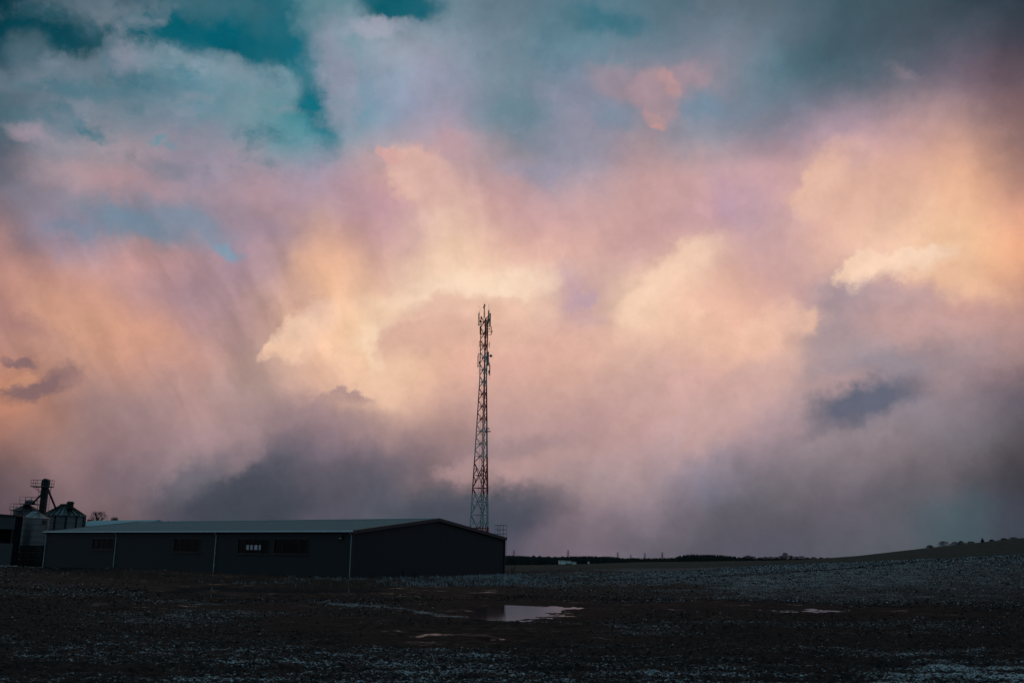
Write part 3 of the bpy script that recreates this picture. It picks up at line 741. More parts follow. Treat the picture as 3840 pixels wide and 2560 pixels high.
def glass_mat(name, tint, refl):
    g = bpy.data.materials.new(name); g.use_nodes = True; N, L = g.node_tree.nodes, g.node_tree.links; N.clear()
    tr = N.new('ShaderNodeBsdfTransparent'); tr.inputs[0].default_value = (*tint, 1)
    gl = N.new('ShaderNodeBsdfGlossy'); gl.inputs['Roughness'].default_value = .03; gl.inputs[0].default_value = (.8, .9, .9, 1)
    f = N.new('ShaderNodeFresnel'); f.inputs[0].default_value = 1.45
    n = N.new('ShaderNodeTexNoise'); n.inputs['Scale'].default_value = 1.3; tcn = N.new('ShaderNodeTexCoord'); L.new(tcn.outputs['Object'], n.inputs[0])
    bp_ = N.new('ShaderNodeBump'); bp_.inputs['Strength'].default_value = .15; bp_.inputs['Distance'].default_value = .02; L.new(n.outputs[0], bp_.inputs['Height'])
    L.new(bp_.outputs[0], gl.inputs['Normal'])
    k = N.new('ShaderNodeMath'); k.operation = 'MULTIPLY'; L.new(f.outputs[0], k.inputs[0]); k.inputs[1].default_value = refl
    mx = N.new('ShaderNodeMixShader'); L.new(k.outputs[0], mx.inputs[0]); L.new(tr.outputs[0], mx.inputs[1]); L.new(gl.outputs[0], mx.inputs[2])
    o = N.new('ShaderNodeOutputMaterial'); L.new(mx.outputs[0], o.inputs[0]); return g
M_glass = glass_mat("window_glass", (.72, .86, .84), .28)

wh = thing("warehouse", C0, "long dark metal warehouse with shallow teal roof, nearest building in the field", "warehouse")
WIN = [(348,427,2016,2060), (653,750,2016,2070), (893,1008,2017,2076), (1029,1156,2017,2077)]
wins = []
for (xa, xb, ya, yb) in WIN:
    a = hit(xa, (ya+yb)/2, C0, V); b = hit(xb, (ya+yb)/2, C0, V)
    mx_ = (xa+xb)/2; zt = hit(mx_, ya, C0, V).z; zb = hit(mx_, yb, C0, V).z
    wins.append(((b-C0).dot(U), (a-C0).dot(U), zb, zt))
back_o = wp(0, WW, 0)
ba = hit(922, 2052, back_o, V); bb = hit(986, 2052, back_o, V)
bwin = [((bb-back_o).dot(U), (ba-back_o).dot(U), hit(954, 2063, back_o, V).z, hit(954, 2040, back_o, V).z)]
for (xa, xb) in ((640, 668),):
    a = hit(xa, 2040, back_o, V); b = hit(xb, 2040, back_o, V)
    bwin.append(((b-back_o).dot(U), (a-back_o).dot(U), bwin[0][2], bwin[0][3]))
def wall_with_holes(v, th, holes, zt):
    """a wall sheet along the long side, solid with a real thickness, cut by window openings"""
    m = MB(); us = sorted({0.0, LW} | {h[0] for h in holes} | {h[1] for h in holes})
    for a, b in zip(us[:-1], us[1:]):
        hs = [h for h in holes if h[0] <= a+1e-4 and h[1] >= b-1e-4]
        spans = [(-.3, zt)] if not hs else [(-.3, hs[0][2]), (hs[0][3], zt)]
        for z0, z1 in spans:
            m.box(wp((a+b)/2, v+th/2, (z0+z1)/2), (b-a, th, z1-z0), (U, V, Z))
    return m
wall_with_holes(0, .18, wins, HW).build("long_wall", M_wall, wh)
wall_with_holes(WW-.18, .18, bwin, HW).build("rear_wall", M_wall, wh)
def gable(u, th):
    m = MB(); vs = []
    for uu in (u, u+th):
        for (v, z) in ((.18, -.3), (WW-.18, -.3), (WW-.18, HW), (WW/2, HR), (.18, HW)): vs.append(wp(uu, v, z))
    return m.add(vs, [(0,1,2,3,4), (9,8,7,6,5), (0,5,6,1), (1,6,7,2), (2,7,8,3), (3,8,9,4), (4,9,5,0)])
gable(0, .18).build("gable_wall", M_gable, wh); gable(LW-.18, .18).build("gable_wall", M_gable, wh)
MB().box(wp(LW/2, WW/2, .06), (LW-.5, WW-.5, .12), (U, V, Z)).build("floor", M_inner, wh)
def slope(v0, z0, v1, z1, th, over):
    m = MB(); vs = []
    for uu in (-over, LW+over):
        for (v, z) in ((v0, z0), (v1, z1), (v1, z1+th), (v0, z0+th)): vs.append(wp(uu, v, z))
    return m.add(vs, [(0,1,2,3), (7,6,5,4), (0,4,5,1), (1,5,6,2), (2,6,7,3), (3,7,4,0)])
sl = (HR-HW)/(WW/2)
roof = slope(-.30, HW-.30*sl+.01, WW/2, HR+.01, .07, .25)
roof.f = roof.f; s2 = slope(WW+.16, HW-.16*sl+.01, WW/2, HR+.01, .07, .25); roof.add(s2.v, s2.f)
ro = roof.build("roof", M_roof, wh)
rc = MB()
rc.beam(wp(-.3, WW/2, HR+.10), wp(LW+.3, WW/2, HR+.10), .42, .05); rc.build("ridge_cap", M_gutter, ro)
for s in (-1, 1):
    g = MB(); v = -.37 if s < 0 else WW+.24
    g.beam(wp(-.27, v, HW-.02), wp(LW+.27, v, HW-.02), .14, .15); g.build("gutter", M_gutter, ro)
for uu in (-.27, LW+.27):
    b = MB()
    for va, za, vb, zb_ in ((-.36, HW-.36*sl, WW/2, HR), (WW/2, HR, WW+.20, HW-.20*sl)):
        p0, p1 = wp(uu, va, za-.05), wp(uu, vb, zb_-.05)
        d = (p1-p0).normalized(); n = U.cross(d); b.box((p0+p1)/2, (.07, .36, (p1-p0).length), (U, n, d))
    b.build("verge_flashing", M_barge, ro)
for pxx, pyy in ((165,2060), (430,2060), (805,2070), (1326,2080)):
    u = (hit(pxx, pyy, wp(0, -.14, 0), V)-C0).dot(U); u = max(.15, min(LW-.12, u))
    m = MB(); m.tube([wp(u, -.38, HW-.08), wp(u, -.34, HW-.22), wp(u, -.12, HW-.45), wp(u, -.12, .02)], .048, 8)
    for z in (1.0, 2.3, 3.6): m.box(wp(u, -.06, z), (.17, .12, .05), (U, V, Z))
    m.build("downpipe", M_pipe, wh, True)
for i, (a, b, z0, z1) in enumerate(wins):
    fr_ = MB(); w = .09
    for z in (z0+w/2, z1-w/2): fr_.box(wp((a+b)/2, .02, z), (b-a+.14, .16, w), (U, V, Z))
    for u in (a+w/2-.07, b-w/2+.07): fr_.box(wp(u, .02, (z0+z1)/2), (w, .16, z1-z0-2*w), (U, V, Z))
    for k in (1, 2, 3): fr_.box(wp(a+(b-a)*k/4, .03, (z0+z1)/2), (.06, .10, z1-z0-2*w), (U, V, Z))
    fo = fr_.build("window", M_frame, wh)
    MB().add([wp(b-.03, .05, z0+.05), wp(a+.03, .05, z0+.05), wp(a+.03, .05, z1-.05), wp(b-.03, .05, z1-.05)], [(0,1,2,3)]).build("pane", M_glass, fo)
    MB().box(wp((a+b)/2, -.06, z0-.045), (b-a+.3, .14, .05), (U, V, Z)).build("sill", M_barge, fo)
for (a, b, z0, z1) in bwin:
    fr_ = MB(); w = .10; v = WW-.10
    for z in (z0+w/2, z1-w/2): fr_.box(wp((a+b)/2, v, z), (b-a+.1, .22, w), (U, V, Z))
    for u in (a, b): fr_.box(wp(u, v, (z0+z1)/2), (w, .22, z1-z0-2*w), (U, V, Z))
    for k in (1, 2, 3): fr_.box(wp(a+(b-a)*(k/4+.03*(k == 2)), v, (z0+z1)/2), (.13, .2, z1-z0-2*w), (U, V, Z))
    fo = fr_.build("rear_window", M_frame, wh)
    MB().add([wp(b-.03, v, z0+.05), wp(a+.03, v, z0+.05), wp(a+.03, v, z1-.05), wp(b-.03, v, z1-.05)], [(0,1,2,3)]).build("pane", M_glass, fo)
for nm, mt in (("gable_corner_trim", M_dark),):
    for (u, v) in ((-.02, -.02), (-.02, WW+.02)):
        MB().box(wp(u, v, HW/2-.1), (.22, .22, HW+.1), (U, V, Z)).build("corner_trim", mt, wh)
# small vented wall lamp box by the corner
q = hit(1281, 2014, C0, V); uq = (q-C0).dot(U)
m = MB(); m.box(wp(uq, -.10, q.z), (.48, .2, .42), (U, V, Z)); m.box(wp(uq, -.16, q.z+.22), (.56, .32, .05), (U, V, Z))
vb = m.build("wall_vent", M_dark, wh)
m = MB(); m.box(wp(uq, -.215, q.z-.10), (.40, .03, .05), (U, V, Z)); m.build("louvre", M_pipe, vb)
# guard rail cage over the far eave
gc = MB()
ca, cb_ = hit(1851, 1990, wp(0, WW+.2, 0), V), hit(1883, 1990, wp(0, WW+.2, 0), V)
u0, u1 = sorted([(ca-C0).dot(U), (cb_-C0).dot(U)]); u0 = max(u0, .2); zt = hit(1866, 1968, wp(0, WW+.2, 0), V).z
ul = [u0, u0+(u1-u0)*.42, u0+(u1-u0)*.72, u1]
for u in ul:
    for v in (WW+.5, WW+1.25): gc.tube([wp(u, v, HW-3), wp(u, v, zt)], .02, 6)
for z in (zt, zt-.55, zt-1.1):
    for v in (WW+.5, WW+1.25): gc.tube([wp(u0, v, z), wp(u1, v, z)], .03, 6)
    for u in (u0, u1): gc.tube([wp(u, WW+.5, z), wp(u, WW+1.25, z)], .03, 6)
for k in range(14): gc.tube([wp(ul[1], WW+.5, HW-3+k*.3), wp(ul[2], WW+.5, HW-3+k*.3)], .02, 5)
gc.build("ladder_cage", mat("galvanised_teal_steel", (.10, .20, .20), .5, .3, .4, .2, 3), wh)
# a few dim things inside, seen through the panes
for k in range(1, 8):
    m = MB(); m.beam(wp(k*LW/8, .3, HW-.25), wp(k*LW/8, WW/2, HR-.3), .2, .3); m.beam(wp(k*LW/8, WW-.3, HW-.25), wp(k*LW/8, WW/2, HR-.3), .2, .3)
    m.build("roof_beam", M_dark, wh)

# ------------------------------------------------------------------ lattice mast
TD = 170.0
tx0 = -4.95
mast_c = Vector((tx0, TD, 0))
def tz(py): return zpx(1815, py, TD)
def side(z): return max(1.22, 3.07-(z-7.4)*.073)
def leg_pos(k, z):
    a = R((198, -42, 78)[k]); r = side(z)/math.sqrt(3)*1.04
    return Vector((tx0, TD, z)) + Vector((math.cos(a)*r, math.sin(a)*r, 0))
Mred = mat("red_mast_paint", (.17, .012, .012), .5, 0, .4, .2, 1); Mwht = mat("white_mast_paint", (.46, .66, .68), .5, 0, .4, .15, 1)
BANDS = [(0.0, 'r'), (tz(1979), 'w'), (tz(1856), 'r'), (tz(1717), 'w'), (tz(1582), 'r'), (tz(1449), 'w'), (tz(1317), 'r')]
ZTOP = tz(1186)
def paint(z):
    c = 'r'
    for z0, n in BANDS:
        if z >= z0: c = n
    return c
def band_split(z0, z1):
    cuts = [z0] + [b[0] for b in BANDS if z0 < b[0] < z1] + [z1]
    return list(zip(cuts[:-1], cuts[1:]))
Mband = mat("banded_mast_paint", (.17, .012, .012), .5, 0, .4, .2, 1)
def band_material(m):
    """red and white paint bands at their real heights up the mast"""
    nt = m.node_tree; N, L = nt.nodes, nt.links; b = N['Principled BSDF']; t = N.new('ShaderNodeTexCoord'); sx = N.new('ShaderNodeSeparateXYZ'); L.new(t.outputs['Object'], sx.inputs[0])
    d = N.new('ShaderNodeMath'); d.operation = 'DIVIDE'; L.new(sx.outputs[2], d.inputs[0]); d.inputs[1].default_value = 60.0
    r = N.new('ShaderNodeValToRGB'); r.color_ramp.interpolation = 'CONSTANT'; e = r.color_ramp.elements
    while len(e) < len(BANDS): e.new(.5)
    for i, (z0, c) in enumerate(BANDS): e[i].position = z0/60.0
    for i, (z0, c) in enumerate(BANDS): e[i].color = (.24, .018, .013, 1) if c == 'r' else (.24, .40, .40, 1)
    L.new(d.outputs[0], r.inputs[0])
    src = b.inputs['Base Color'].links[0].from_node; L.new(r.outputs[0], src.inputs[0]); return m
band_material(Mband)
tw = thing("radio_mast", mast_c, "tall red and white lattice radio mast carrying antennas behind the dark warehouse", "radio mast")
for k in range(3):
    MB().tube([leg_pos(k, 0), leg_pos(k, 20), leg_pos(k, 33), leg_pos(k, ZTOP)], [.11, .10, .09, .085], 8).build("leg", Mband, tw, True)
levels = [0.35]
z = tz(1979); levels = [z-4.9, z-0.0, tz(1931), tz(1830), tz(1735)]
levels = [tz(2027), tz(1931), tz(1830), tz(1735)]
zz = levels[-1]; step = (tz(1207)-tz(1664))/10.0
zst = tz(1664)-step/2
levels += [zst - step*1.0] if zst-step > levels[-1]+1.2 else []
while zst < ZTOP-.4: levels.append(zst); zst += step
levels.append(ZTOP)
if levels[0] > 1.0: levels = [0.3] + levels
braces_ = MB(); braces = {'r': braces_, 'w': braces_}; plates = braces
for z0, z1 in zip(levels[:-1], levels[1:]):
    zm = (z0+z1)/2; big = (z1-z0) > 3
    for k in range(3):
        j = (k+1) % 3
        a0, a1, b0, b1 = leg_pos(k, z0), leg_pos(k, z1), leg_pos(j, z0), leg_pos(j, z1)
        for p, q_ in ((a0, b1), (b0, a1)):
            for za, zb_ in band_split(z0, z1):
                f0, f1 = (za-z0)/(z1-z0), (zb_-z0)/(z1-z0)
                braces[paint((za+zb_)/2)].beam(p.lerp(q_, f0), p.lerp(q_, f1), .095 if big else .065)
        am, bm_ = leg_pos(k, zm), leg_pos(j, zm)
        braces[paint(zm)].beam(am, bm_, .075 if big else .05)
        x_ = (am+bm_)/2
        plates[paint(zm)].box(x_, (.26, .05, .30), ((bm_-am).normalized(), (bm_-am).normalized().cross(Z), Z))
        if big:
            braces[paint(z0+.1)].beam(a0, b0, .10)
            for f in (.25, .75):                     # secondary members of the tall lower panels
                zf = z0+(z1-z0)*f; lk, lj = leg_pos(k, zf), leg_pos(j, zf)
                dk = a0.lerp(b1, f) if f < .5 else b0.lerp(a1, f); dj = b0.lerp(a1, f) if f < .5 else a0.lerp(b1, f)
                braces[paint(zf)].beam(lk, dk, .07); braces[paint(zf)].beam(lj, dj, .07)
                braces[paint(zf)].beam(am, dk, .07); braces[paint(zf)].beam(bm_, dj, .07)
braces_.build("bracing", Mband, tw)
# climbing ladder and cable tray
def inner(fx, fy, z): return Vector((tx0+fx*side(z), TD+fy*side(z), z))
m = MB()
for a, b in ((.2, 33), (33, ZTOP-.3)):
    for dx in (-.17, .17): m.beam(inner(-.12, -.16, a)+Vector((dx, 0, 0)), inner(-.12, -.16, b)+Vector((dx, 0, 0)), .035)
k = .4
while k < ZTOP-.4: p = inner(-.12, -.16, k); m.beam(p-Vector((.18, 0, 0)), p+Vector((.18, 0, 0)), .02); k += .42
m.build("climbing_ladder", Mband, tw)
m = MB()
for a, b in ((.3, 33), (33, ZTOP-1)):
    for dx in (-.035, .035): m.tube([inner(.38, -.12, a)+Vector((dx, 0, 0)), inner(.38, -.12, b)+Vector((dx, 0, 0))], .036, 6)
M_cable = mat("black_cable_sheath", (.012, .014, .016), .5, 0, .4, .1, 4)
m.build("feeder_cables", M_cable, tw)
m = MB(); m.tube([inner(.02, .1, 3), inner(.02, .1, 33), inner(.02, .1, ZTOP-.5)], .055, 6); m.build("centre_conduit", M_cable, tw)
M_panel = mat("grey_teal_antenna_shell", (.10, .19, .21), .4, 0, .5, .1, 3); M_steel = mat("dark_mount_steel", (.03, .04, .045), .5, .4, .4, .2, 3)
DY = -.8
def tp(x, y, dy=0.0):
    """point of the mast head from its place in the close-up drawing (5.22 per pixel)"""
    return at_depth(1740+x*.1914, 1120+y*.1914, TD+dy)
def pole(x, y0, y1, r=.05, dy=0.0, nm="antenna_pole"):
    m = MB(); m.tube([tp(x, y0, dy), tp(x, y1, dy)], r, 8); return m
def panel(x, y0, y1, w, dy, poles, arms, nm="panel_antenna", lab=None):
    m = MB(); a, b = tp(x, y1, dy), tp(x, y0, dy); ww = w*.1914*TD/F_PX
    m.box((a+b)/2, (ww, .18, (b-a).length)); m.box(a-Vector((0,0,.03)), (ww*.8, .14, .06)); m.box(b+Vector((0,0,.03)), (ww*.8, .14, .06))
    o = m.build(nm, M_panel, tw)
    if lab: o['label'] = lab
    mm = MB()
    for (px_, ya, yb) in poles: mm.tube([tp(px_, yb, dy), tp(px_, ya, dy)], .045, 8)
    for (xa, xb, yy, dyb) in arms: mm.tube([tp(xa, yy, dy), tp(xb, yy, dyb)], .04, 6)
    if arms and not poles:
        xm = arms[0][1]; mm.tube([tp(xm-2, max(q[2] for q in arms)+3, dy), tp(xm-2, min(q[2] for q in arms)-3, dy)], .035, 6)
    if poles or arms: mm.build("bracket", M_steel, o)
    return o
panel(283, 287, 523, 13, -.3, [(303, 255, 528)], [(283, 355, 377, .2), (283, 355, 497, .2), (283, 303, 300, -.3), (283, 303, 515, -.3)])
panel(480, 236, 478, 23, -.9, [(486, 217, 485)], [(465, 480, 330, -.9), (465, 480, 470, -.9)])
panel(515, 290, 535, 21, -.2, [(500, 280, 545)], [(470, 515, 400, -.2), (470, 515, 520, -.2)])
panel(442, 488, 650, 10, -.7, [], [(442, 470, 500, -.4), (442, 470, 640, -.4)])
panel(470, 1040, 1305, 24, -.9, [(484, 1035, 1310)], [(450, 470, 1080, -.5), (450, 470, 1280, -.5)])
panel(506, 1300, 1495, 17, -.3, [(499, 1240, 1500)], [(455, 506, 1275, 0), (455, 506, 1480, 0)])
panel(268, 1117, 1335, 10, -.4, [(290, 1062, 1342)], [(268, 345, 1088, 0), (268, 345, 1315, 0), (268, 290, 1130, -.4)])
panel(498, 848, 955, 9, -.3, [], [(465, 498, 880, 0), (465, 498, 915, 0)])
panel(301, 826, 935, 9, -.3, [], [(301, 350, 847, 0), (301, 350, 914, 0)])
# square mounting frames
for (xa, xb, y0, y1) in ((315, 352, 540, 695), (478, 534, 545, 702)):
    m = MB(); outer = xa if xa < 400 else xb
    m.tube([tp(outer, y1), tp(outer, y0)], .07, 8)
    for y in (y0, y1): m.tube([tp(xa, y), tp(xb, y)], .05, 6)
    m.build("mounting_frame", M_steel, tw)
# radio units
for (x, y, w, h) in ((315, 440, 20, 50), (300, 1252, 20, 52), (488, 1430, 26, 60), (497, 418, 14, 44)):
    m = MB(); c = tp(x, y, -.5); s_ = .1914*TD/F_PX
    m.box(c, (w*s_, .22, h*s_)); m.box(c+Vector((0, .16, 0)), (w*s_*.5, .1, h*s_*.6)); m.box(c-Vector((0, .12, 0)), (w*s_*.7, .03, h*s_*.8))
    m.build("radio_unit", M_panel, tw)
# drum dishes
def dish(x, y, rpx, dy, ax, lab):
    m = MB(); c = tp(x, y, dy); r = rpx*.1914*TD/F_PX; ax = Vector(ax).normalized()
    prof = [(0, .0), (r*.5, .02*r), (r*.98, .25*r), (r, .3*r), (r, .7*r), (r*.85, .82*r), (0, .95*r)]
    up = Vector((0,0,1)); x_ = ax.cross(up).normalized(); y_ = x_.cross(ax); n = 24; vs = []; fs = []
    for (rr_, h) in prof:
        for k in range(n):
            t = 2*math.pi*k/n; vs.append(c + ax*(h-.5*r) + x_*(max(rr_, .002)*math.cos(t)) + y_*(max(rr_, .002)*math.sin(t)))
    for i in range(len(prof)-1):
        for k in range(n): fs.append((i*n+k, i*n+(k+1) % n, (i+1)*n+(k+1) % n, (i+1)*n+k))
    m.add(vs, fs); o = m.build("microwave_dish", M_panel, tw, True); o['label'] = lab
    mm = MB(); mm.tube([c-ax*.4*r, Vector((leg_pos(1, c.z).x, leg_pos(1, c.z).y, c.z))], .05, 6); mm.build("bracket", M_steel, o)
dish(527, 1117, 28, -.5, (.5, -1, 0), 'round microwave dish, largest on the mast')
dish(505, 588, 15, -.5, (1, -.6, 0), 'small round dish inside the square frame')
dish(552, 640, 16, -.4, (1, -.3, 0), 'small round dish outside the square frame')
dish(462, 0, 1, 0, (1, 0, 0), 'x') if False else None
# top mast with the obstruction lamp, whips
m = MB(); m.tube([tp(395, 378), tp(397, 250), tp(402, 128)], [.10, .09, .07], 8); tm = m.build("top_pole", Mred, tw, True)
m = MB(); m.lathe(tp(404, 140), [(.10, 0), (.16, .03), (.16, .14), (.12, .2), (.12, .3), (.02, .36)], 16); m.build("obstruction_lamp", M_panel, tm, True)
m = MB(); m.box(tp(387, 167), (.2, .2, .3)); m.box(tp(387, 160)-Vector((0, .12, 0)), (.14, .06, .2)); m.build("lamp_box", M_steel, tm)
M_whip = mat("thin_whip_metal", (.10, .06, .045), .5, .4, .4, .2, 3)
for pts in ([(313, 245), (316, 200), (318, 165), (280, 130)], [(484, 215), (484, 150), (486, 120), (500, 92)], [(504, 290), (504, 220), (508, 190), (526, 170)],
            [(391, 110), (390, 68)], [(291, 1345), (293, 1400), (290, 1440), (248, 1472)], [(489, 1500), (489, 1560), (494, 1545), (512, 1588)] , [(415, 350), (415, 278)]):
    m = MB(); m.tube([tp(*p) for p in pts], .018, 5); m.build("whip_antenna", M_whip, tw)
m = MB(); m.box(at_depth(1828, 1606, TD-.6), (.7, .5, .12)); m.box(at_depth(1829, 1617, TD-.9), (1.0, .12, .18)); m.build("rest_platform", M_steel, tw)
M_conc = mat("concrete", (.22, .21, .2), .9, 0, .3, .15, 2, .4)
for k in range(3):
    p = leg_pos(k, 0); MB().box((p.x, p.y, .15), (.7, .7, .5)).build("footing", M_conc, tw)

# ------------------------------------------------------------------ grain store to the left of the warehouse
M_galv = mat("galvanised_silo_steel", (.12, .155, .165), .34, .7, .5, .12, .8, stretch=(1, 1, .3))
M_galv2 = mat("dull_silo_steel", (.05, .08, .09), .5, .4, .5, .2, .8, stretch=(1, 1, .3))
M_binwall = mat("pale_bin_panel", (.095, .125, .13), .6, .1, .4, .1, 1)
M_tealdark = mat("dark_teal_paint", (.007, .020, .020), .6, 0, .15, .2, 1.5)
M_rail = mat("grey_handrail_steel", (.07, .10, .105), .5, .3, .4, .2, 3)
def rail_run(m, pts, h=1.1, r=.03, posts=1.2):
    for a, b in zip(pts[:-1], pts[1:]):
        a, b = Vector(a), Vector(b); n = max(1, round((b-a).length/posts))
        for i in range(n+1): p = a.lerp(b, i/n); m.tube([p, p+Z*h], r, 6)
        for f in (1.0, .5, .08): m.tube([a+Z*h*f, b+Z*h*f], r*.9, 6)
def silo(px, pw, ytop, yapex, D, label, mtl, group=None):
    c = at_depth(px, ytop, D); r = pw/2*D/F_PX; H = c.z; c0 = Vector((c.x, c.y, 0)); apex = zpx(px, yapex, D)-H
    root = thing("grain_silo", c0, label, "silo", group)
    prof = []; n = int(H/.9)
    for i in range(n):
        z0, z1 = H*i/n, H*(i+1)/n
        prof += [(r, z0), (r, z1-.16), (r+.09, z1-.12), (r+.09, z1-.04), (r, z1)]
    m = MB(); m.lathe(c0, prof, 48); m.build("shell", mtl, root, True)
    m = MB(); m.lathe(c0+Z*(H+.005), [(r+.12, -.04), (r+.12, .02), (r*.55, apex*.5), (.45, apex*.93), (.4, apex*1.05), (.3, apex*1.08)], 32)
    rf = m.build("roof", mtl, root, False)
    for k in range(24):
        m = MB(); t = 2*math.pi*k/24; a = c0+Vector((math.cos(t)*(r+.1), math.sin(t)*(r+.1), H+.05)); b = c0+Vector((math.cos(t)*.5, math.sin(t)*.5, H+apex*.95+.03)); m.beam(a, b, .05, .07)
        m.build("roof_rib", mtl, rf)
    return root, c0, r, H, apex
s1, c1, r1, H1, a1 = silo(130, 100, 1943, 1919, 162, "shiny round steel silo with hooped shell, nearest the warehouse corner", M_galv, "steel grain silos")
d = (Vector((0, 0, 0))-c1).normalized(); side_d = Vector((d.y, -d.x, 0))
def on_shell(c, r, ang, z, out=.03):
    a = math.atan2(-c.y, -c.x)+R(ang); return Vector((c.x+math.cos(a)*(r+out), c.y+math.sin(a)*(r+out), z)), Vector((math.cos(a), math.sin(a), 0))
p, n_ = on_shell(c1, r1, 42, H1-.62, .04); tx_ = n_.cross(Z)
m = MB(); m.box(p, (.75, .1, .62), (tx_, n_, Z)); h_ = m.build("hatch", M_dark, s1)
m = MB(); m.box(p+n_*.07, (.42, .05, .12), (tx_, n_, Z)); m.build("handle", M_rail, h_)
m = MB()                                                         # ladder steps over the roof
for k in range(9):
    f = k/8.0; a, nn = on_shell(c1, r1*(1-f*.86), -28, H1+a1*f*.95+.1, .0); m.box(a, (.7, .22, .05), (nn.cross(Z), nn, Z))
a, nn = on_shell(c1, r1, -28, H1+.1); b, _ = on_shell(c1, r1*.14, -28, H1+a1*.92+.1)
for s_ in (-.36, .36): m.tube([a+nn.cross(Z)*s_, b+nn.cross(Z)*s_], .03, 6)
m.build("roof_ladder", M_gutter, s1)
s2_, c2, r2, H2, a2 = silo(99, 88, 1914, 1893, 174, "dull steel silo with railed roof platforms, standing behind the shiny silo", M_galv2, "steel grain silos")
m = MB(); p0 = at_depth(42, 1913, 171); p1 = at_depth(68, 1913, 171)
m.box((p0+p1)/2, ((p1-p0).length, 1.4, .08)); rail_run(m, [p0-Vector((0, .6, 0)), p1-Vector((0, .6, 0))], 1.15, .03, .6); rail_run(m, [p0+Vector((0, .6, 0)), p1+Vector((0, .6, 0))], 1.15, .03, .6)
m.tube([p0, p0-Z*2.2], .05, 6); m.tube([p1, p1-Z*2.2], .05, 6)
m.build("side_platform", M_rail, s2_)
m = MB(); p0 = at_depth(82, 1890, 173); p1 = at_depth(149, 1891, 173)
m.box((p0+p1)/2, ((p1-p0).length, 2.2, .08))
for dy in (-1.0, 1.0): rail_run(m, [p0+Vector((0, dy, 0)), p1+Vector((0, dy, 0))], 1.25, .03, 1.0)
for f in (.1, .5, .9): 
    q_ = p0.lerp(p1, f); m.tube([q_, q_-Z*1.6], .05, 6)
m.build("roof_walkway", M_rail, s2_)
m = MB(); m.lathe(at_depth(111, 1891, 173), [(.8, 0), (.85, .1), (.85, .55), (.6, .75), (.2, .85)], 20); m.build("inlet_drum", M_galv2, s2_, True)

# bucket elevator
ED = 167.0
eb, et = at_depth(157, 1990, ED), at_depth(170, 1822, ED)
ec = Vector((et.x, ED, 0))
el_root = thing("grain_elevator", ec, "dark upright bucket elevator with a railed head platform between the silos", "grain elevator")
m = MB(); 
m.box((ec.x, ED, et.z/2), (.92, .7, et.z)); 
k = 0.0
while k < et.z: m.box((ec.x, ED, k+.03), (1.0, .78, .06)); k += 1.6
m.build("trunking", M_tealdark, el_root)
m = MB(); hz = zpx(170, 1793, ED); n = 14; vs = []; fs = []; w2, hh = .55, hz-et.z
for s_ in (-.45, .45):
    ring = [(-w2, 0)] + [(-w2*math.cos(math.pi*i/n), hh-w2+w2*math.sin(math.pi*i/n)) for i in range(n+1)] + [(w2, 0)]
    vs += [(ec.x+a, ED+s_, et.z-.05+b) for a, b in ring]
q = len(vs)//2; fs = [tuple(range(q)), tuple(range(2*q-1, q-1, -1))] + [(i, i+q, (i+1) % q+q, (i+1) % q) for i in range(q)]
m.add(vs, fs); m.box((ec.x, ED-.5, hz-.6), (.6, .1, .5)); m.build("head", M_tealdark, el_root)
pz = zpx(158, 1825, ED); xa, xb = at_depth(123, 1825, ED).x, at_depth(193, 1825, ED).x
m = MB(); m.box(((xa+xb)/2, ED, pz), (xb-xa, 1.7, .09))
rail_run(m, [(xa, ED-.8, pz), (xb, ED-.8, pz), (xb, ED+.8, pz), (xa, ED+.8, pz), (xa, ED-.8, pz)], 1.15, .032, .95)
for (x, s_) in ((xa+.25, 1), (xb-.25, -1)): m.beam((x, ED-.6, pz), (ec.x-s_*.45, ED-.35, pz-1.1), .07); m.beam((x, ED+.6, pz), (ec.x-s_*.45, ED+.35, pz-1.1), .07)
m.build("head_platform", M_rail, el_root)
m = MB(); lx_ = ec.x+.72
for s_ in (0, .38): m.tube([(lx_+s_, ED-.2, 0), (lx_+s_, ED-.2, pz)], .03, 6)
k = .3
while k < pz: m.tube([(lx_, ED-.2, k), (lx_+.38, ED-.2, k)], .02, 5); k += .35
for s_ in (.0, .38): m.tube([(ec.x-1.05+s_, ED, zpx(140, 1862, ED)), (ec.x-1.05+s_, ED, pz)], .03, 6)
m.build("ladder", M_rail, el_root)
m = MB(); m.tube([at_depth(176, 1826, ED), at_depth(182, 1840, ED+2), at_depth(209, 1906, 180)], [.2, .17, .17], 10); m.build("spout", M_tealdark, el_root, True)
m = MB(); m.tube([at_depth(156, 1852, ED), at_depth(120, 1889, 172)], .15, 10); m.build("spout", M_tealdark, el_root, True)

# big faceted bin with the fluted cone roof
BD = 186.0
bc = at_depth(241, 1934, BD); br = 76*BD/F_PX; bH = bc.z; ba_ = zpx(241, 1888, BD)-bH; b0_ = Vector((bc.x, bc.y, 0))
bin_root = thing("grain_bin", b0_, "wide round grain bin with dark fluted cone roof right of the elevator", "grain bin")
m = MB(); m.lathe(b0_, [(br*.94, 0), (br*.94, bH)], 12); m.build("wall", M_binwall, bin_root)
for k in range(12):
    m = MB(); t = 2*math.pi*k/12; m.beam(b0_+Vector((math.cos(t)*br*.95, math.sin(t)*br*.95, 0)), b0_+Vector((math.cos(t)*br*.95, math.sin(t)*br*.95, bH-.02)), .26)
    m.build("wall_post", M_tealdark, bin_root)
for z_ in (bH-.35-1.05*i for i in range(5)): 
    MB().lathe(b0_+Z*z_, [(br*.93, 0), (br*.955, .0), (br*.955, .06), (br*.93, .06)], 12).build("wall_hoop", M_galv2, bin_root)
m = MB(); n = 48; vs = []; fs = []
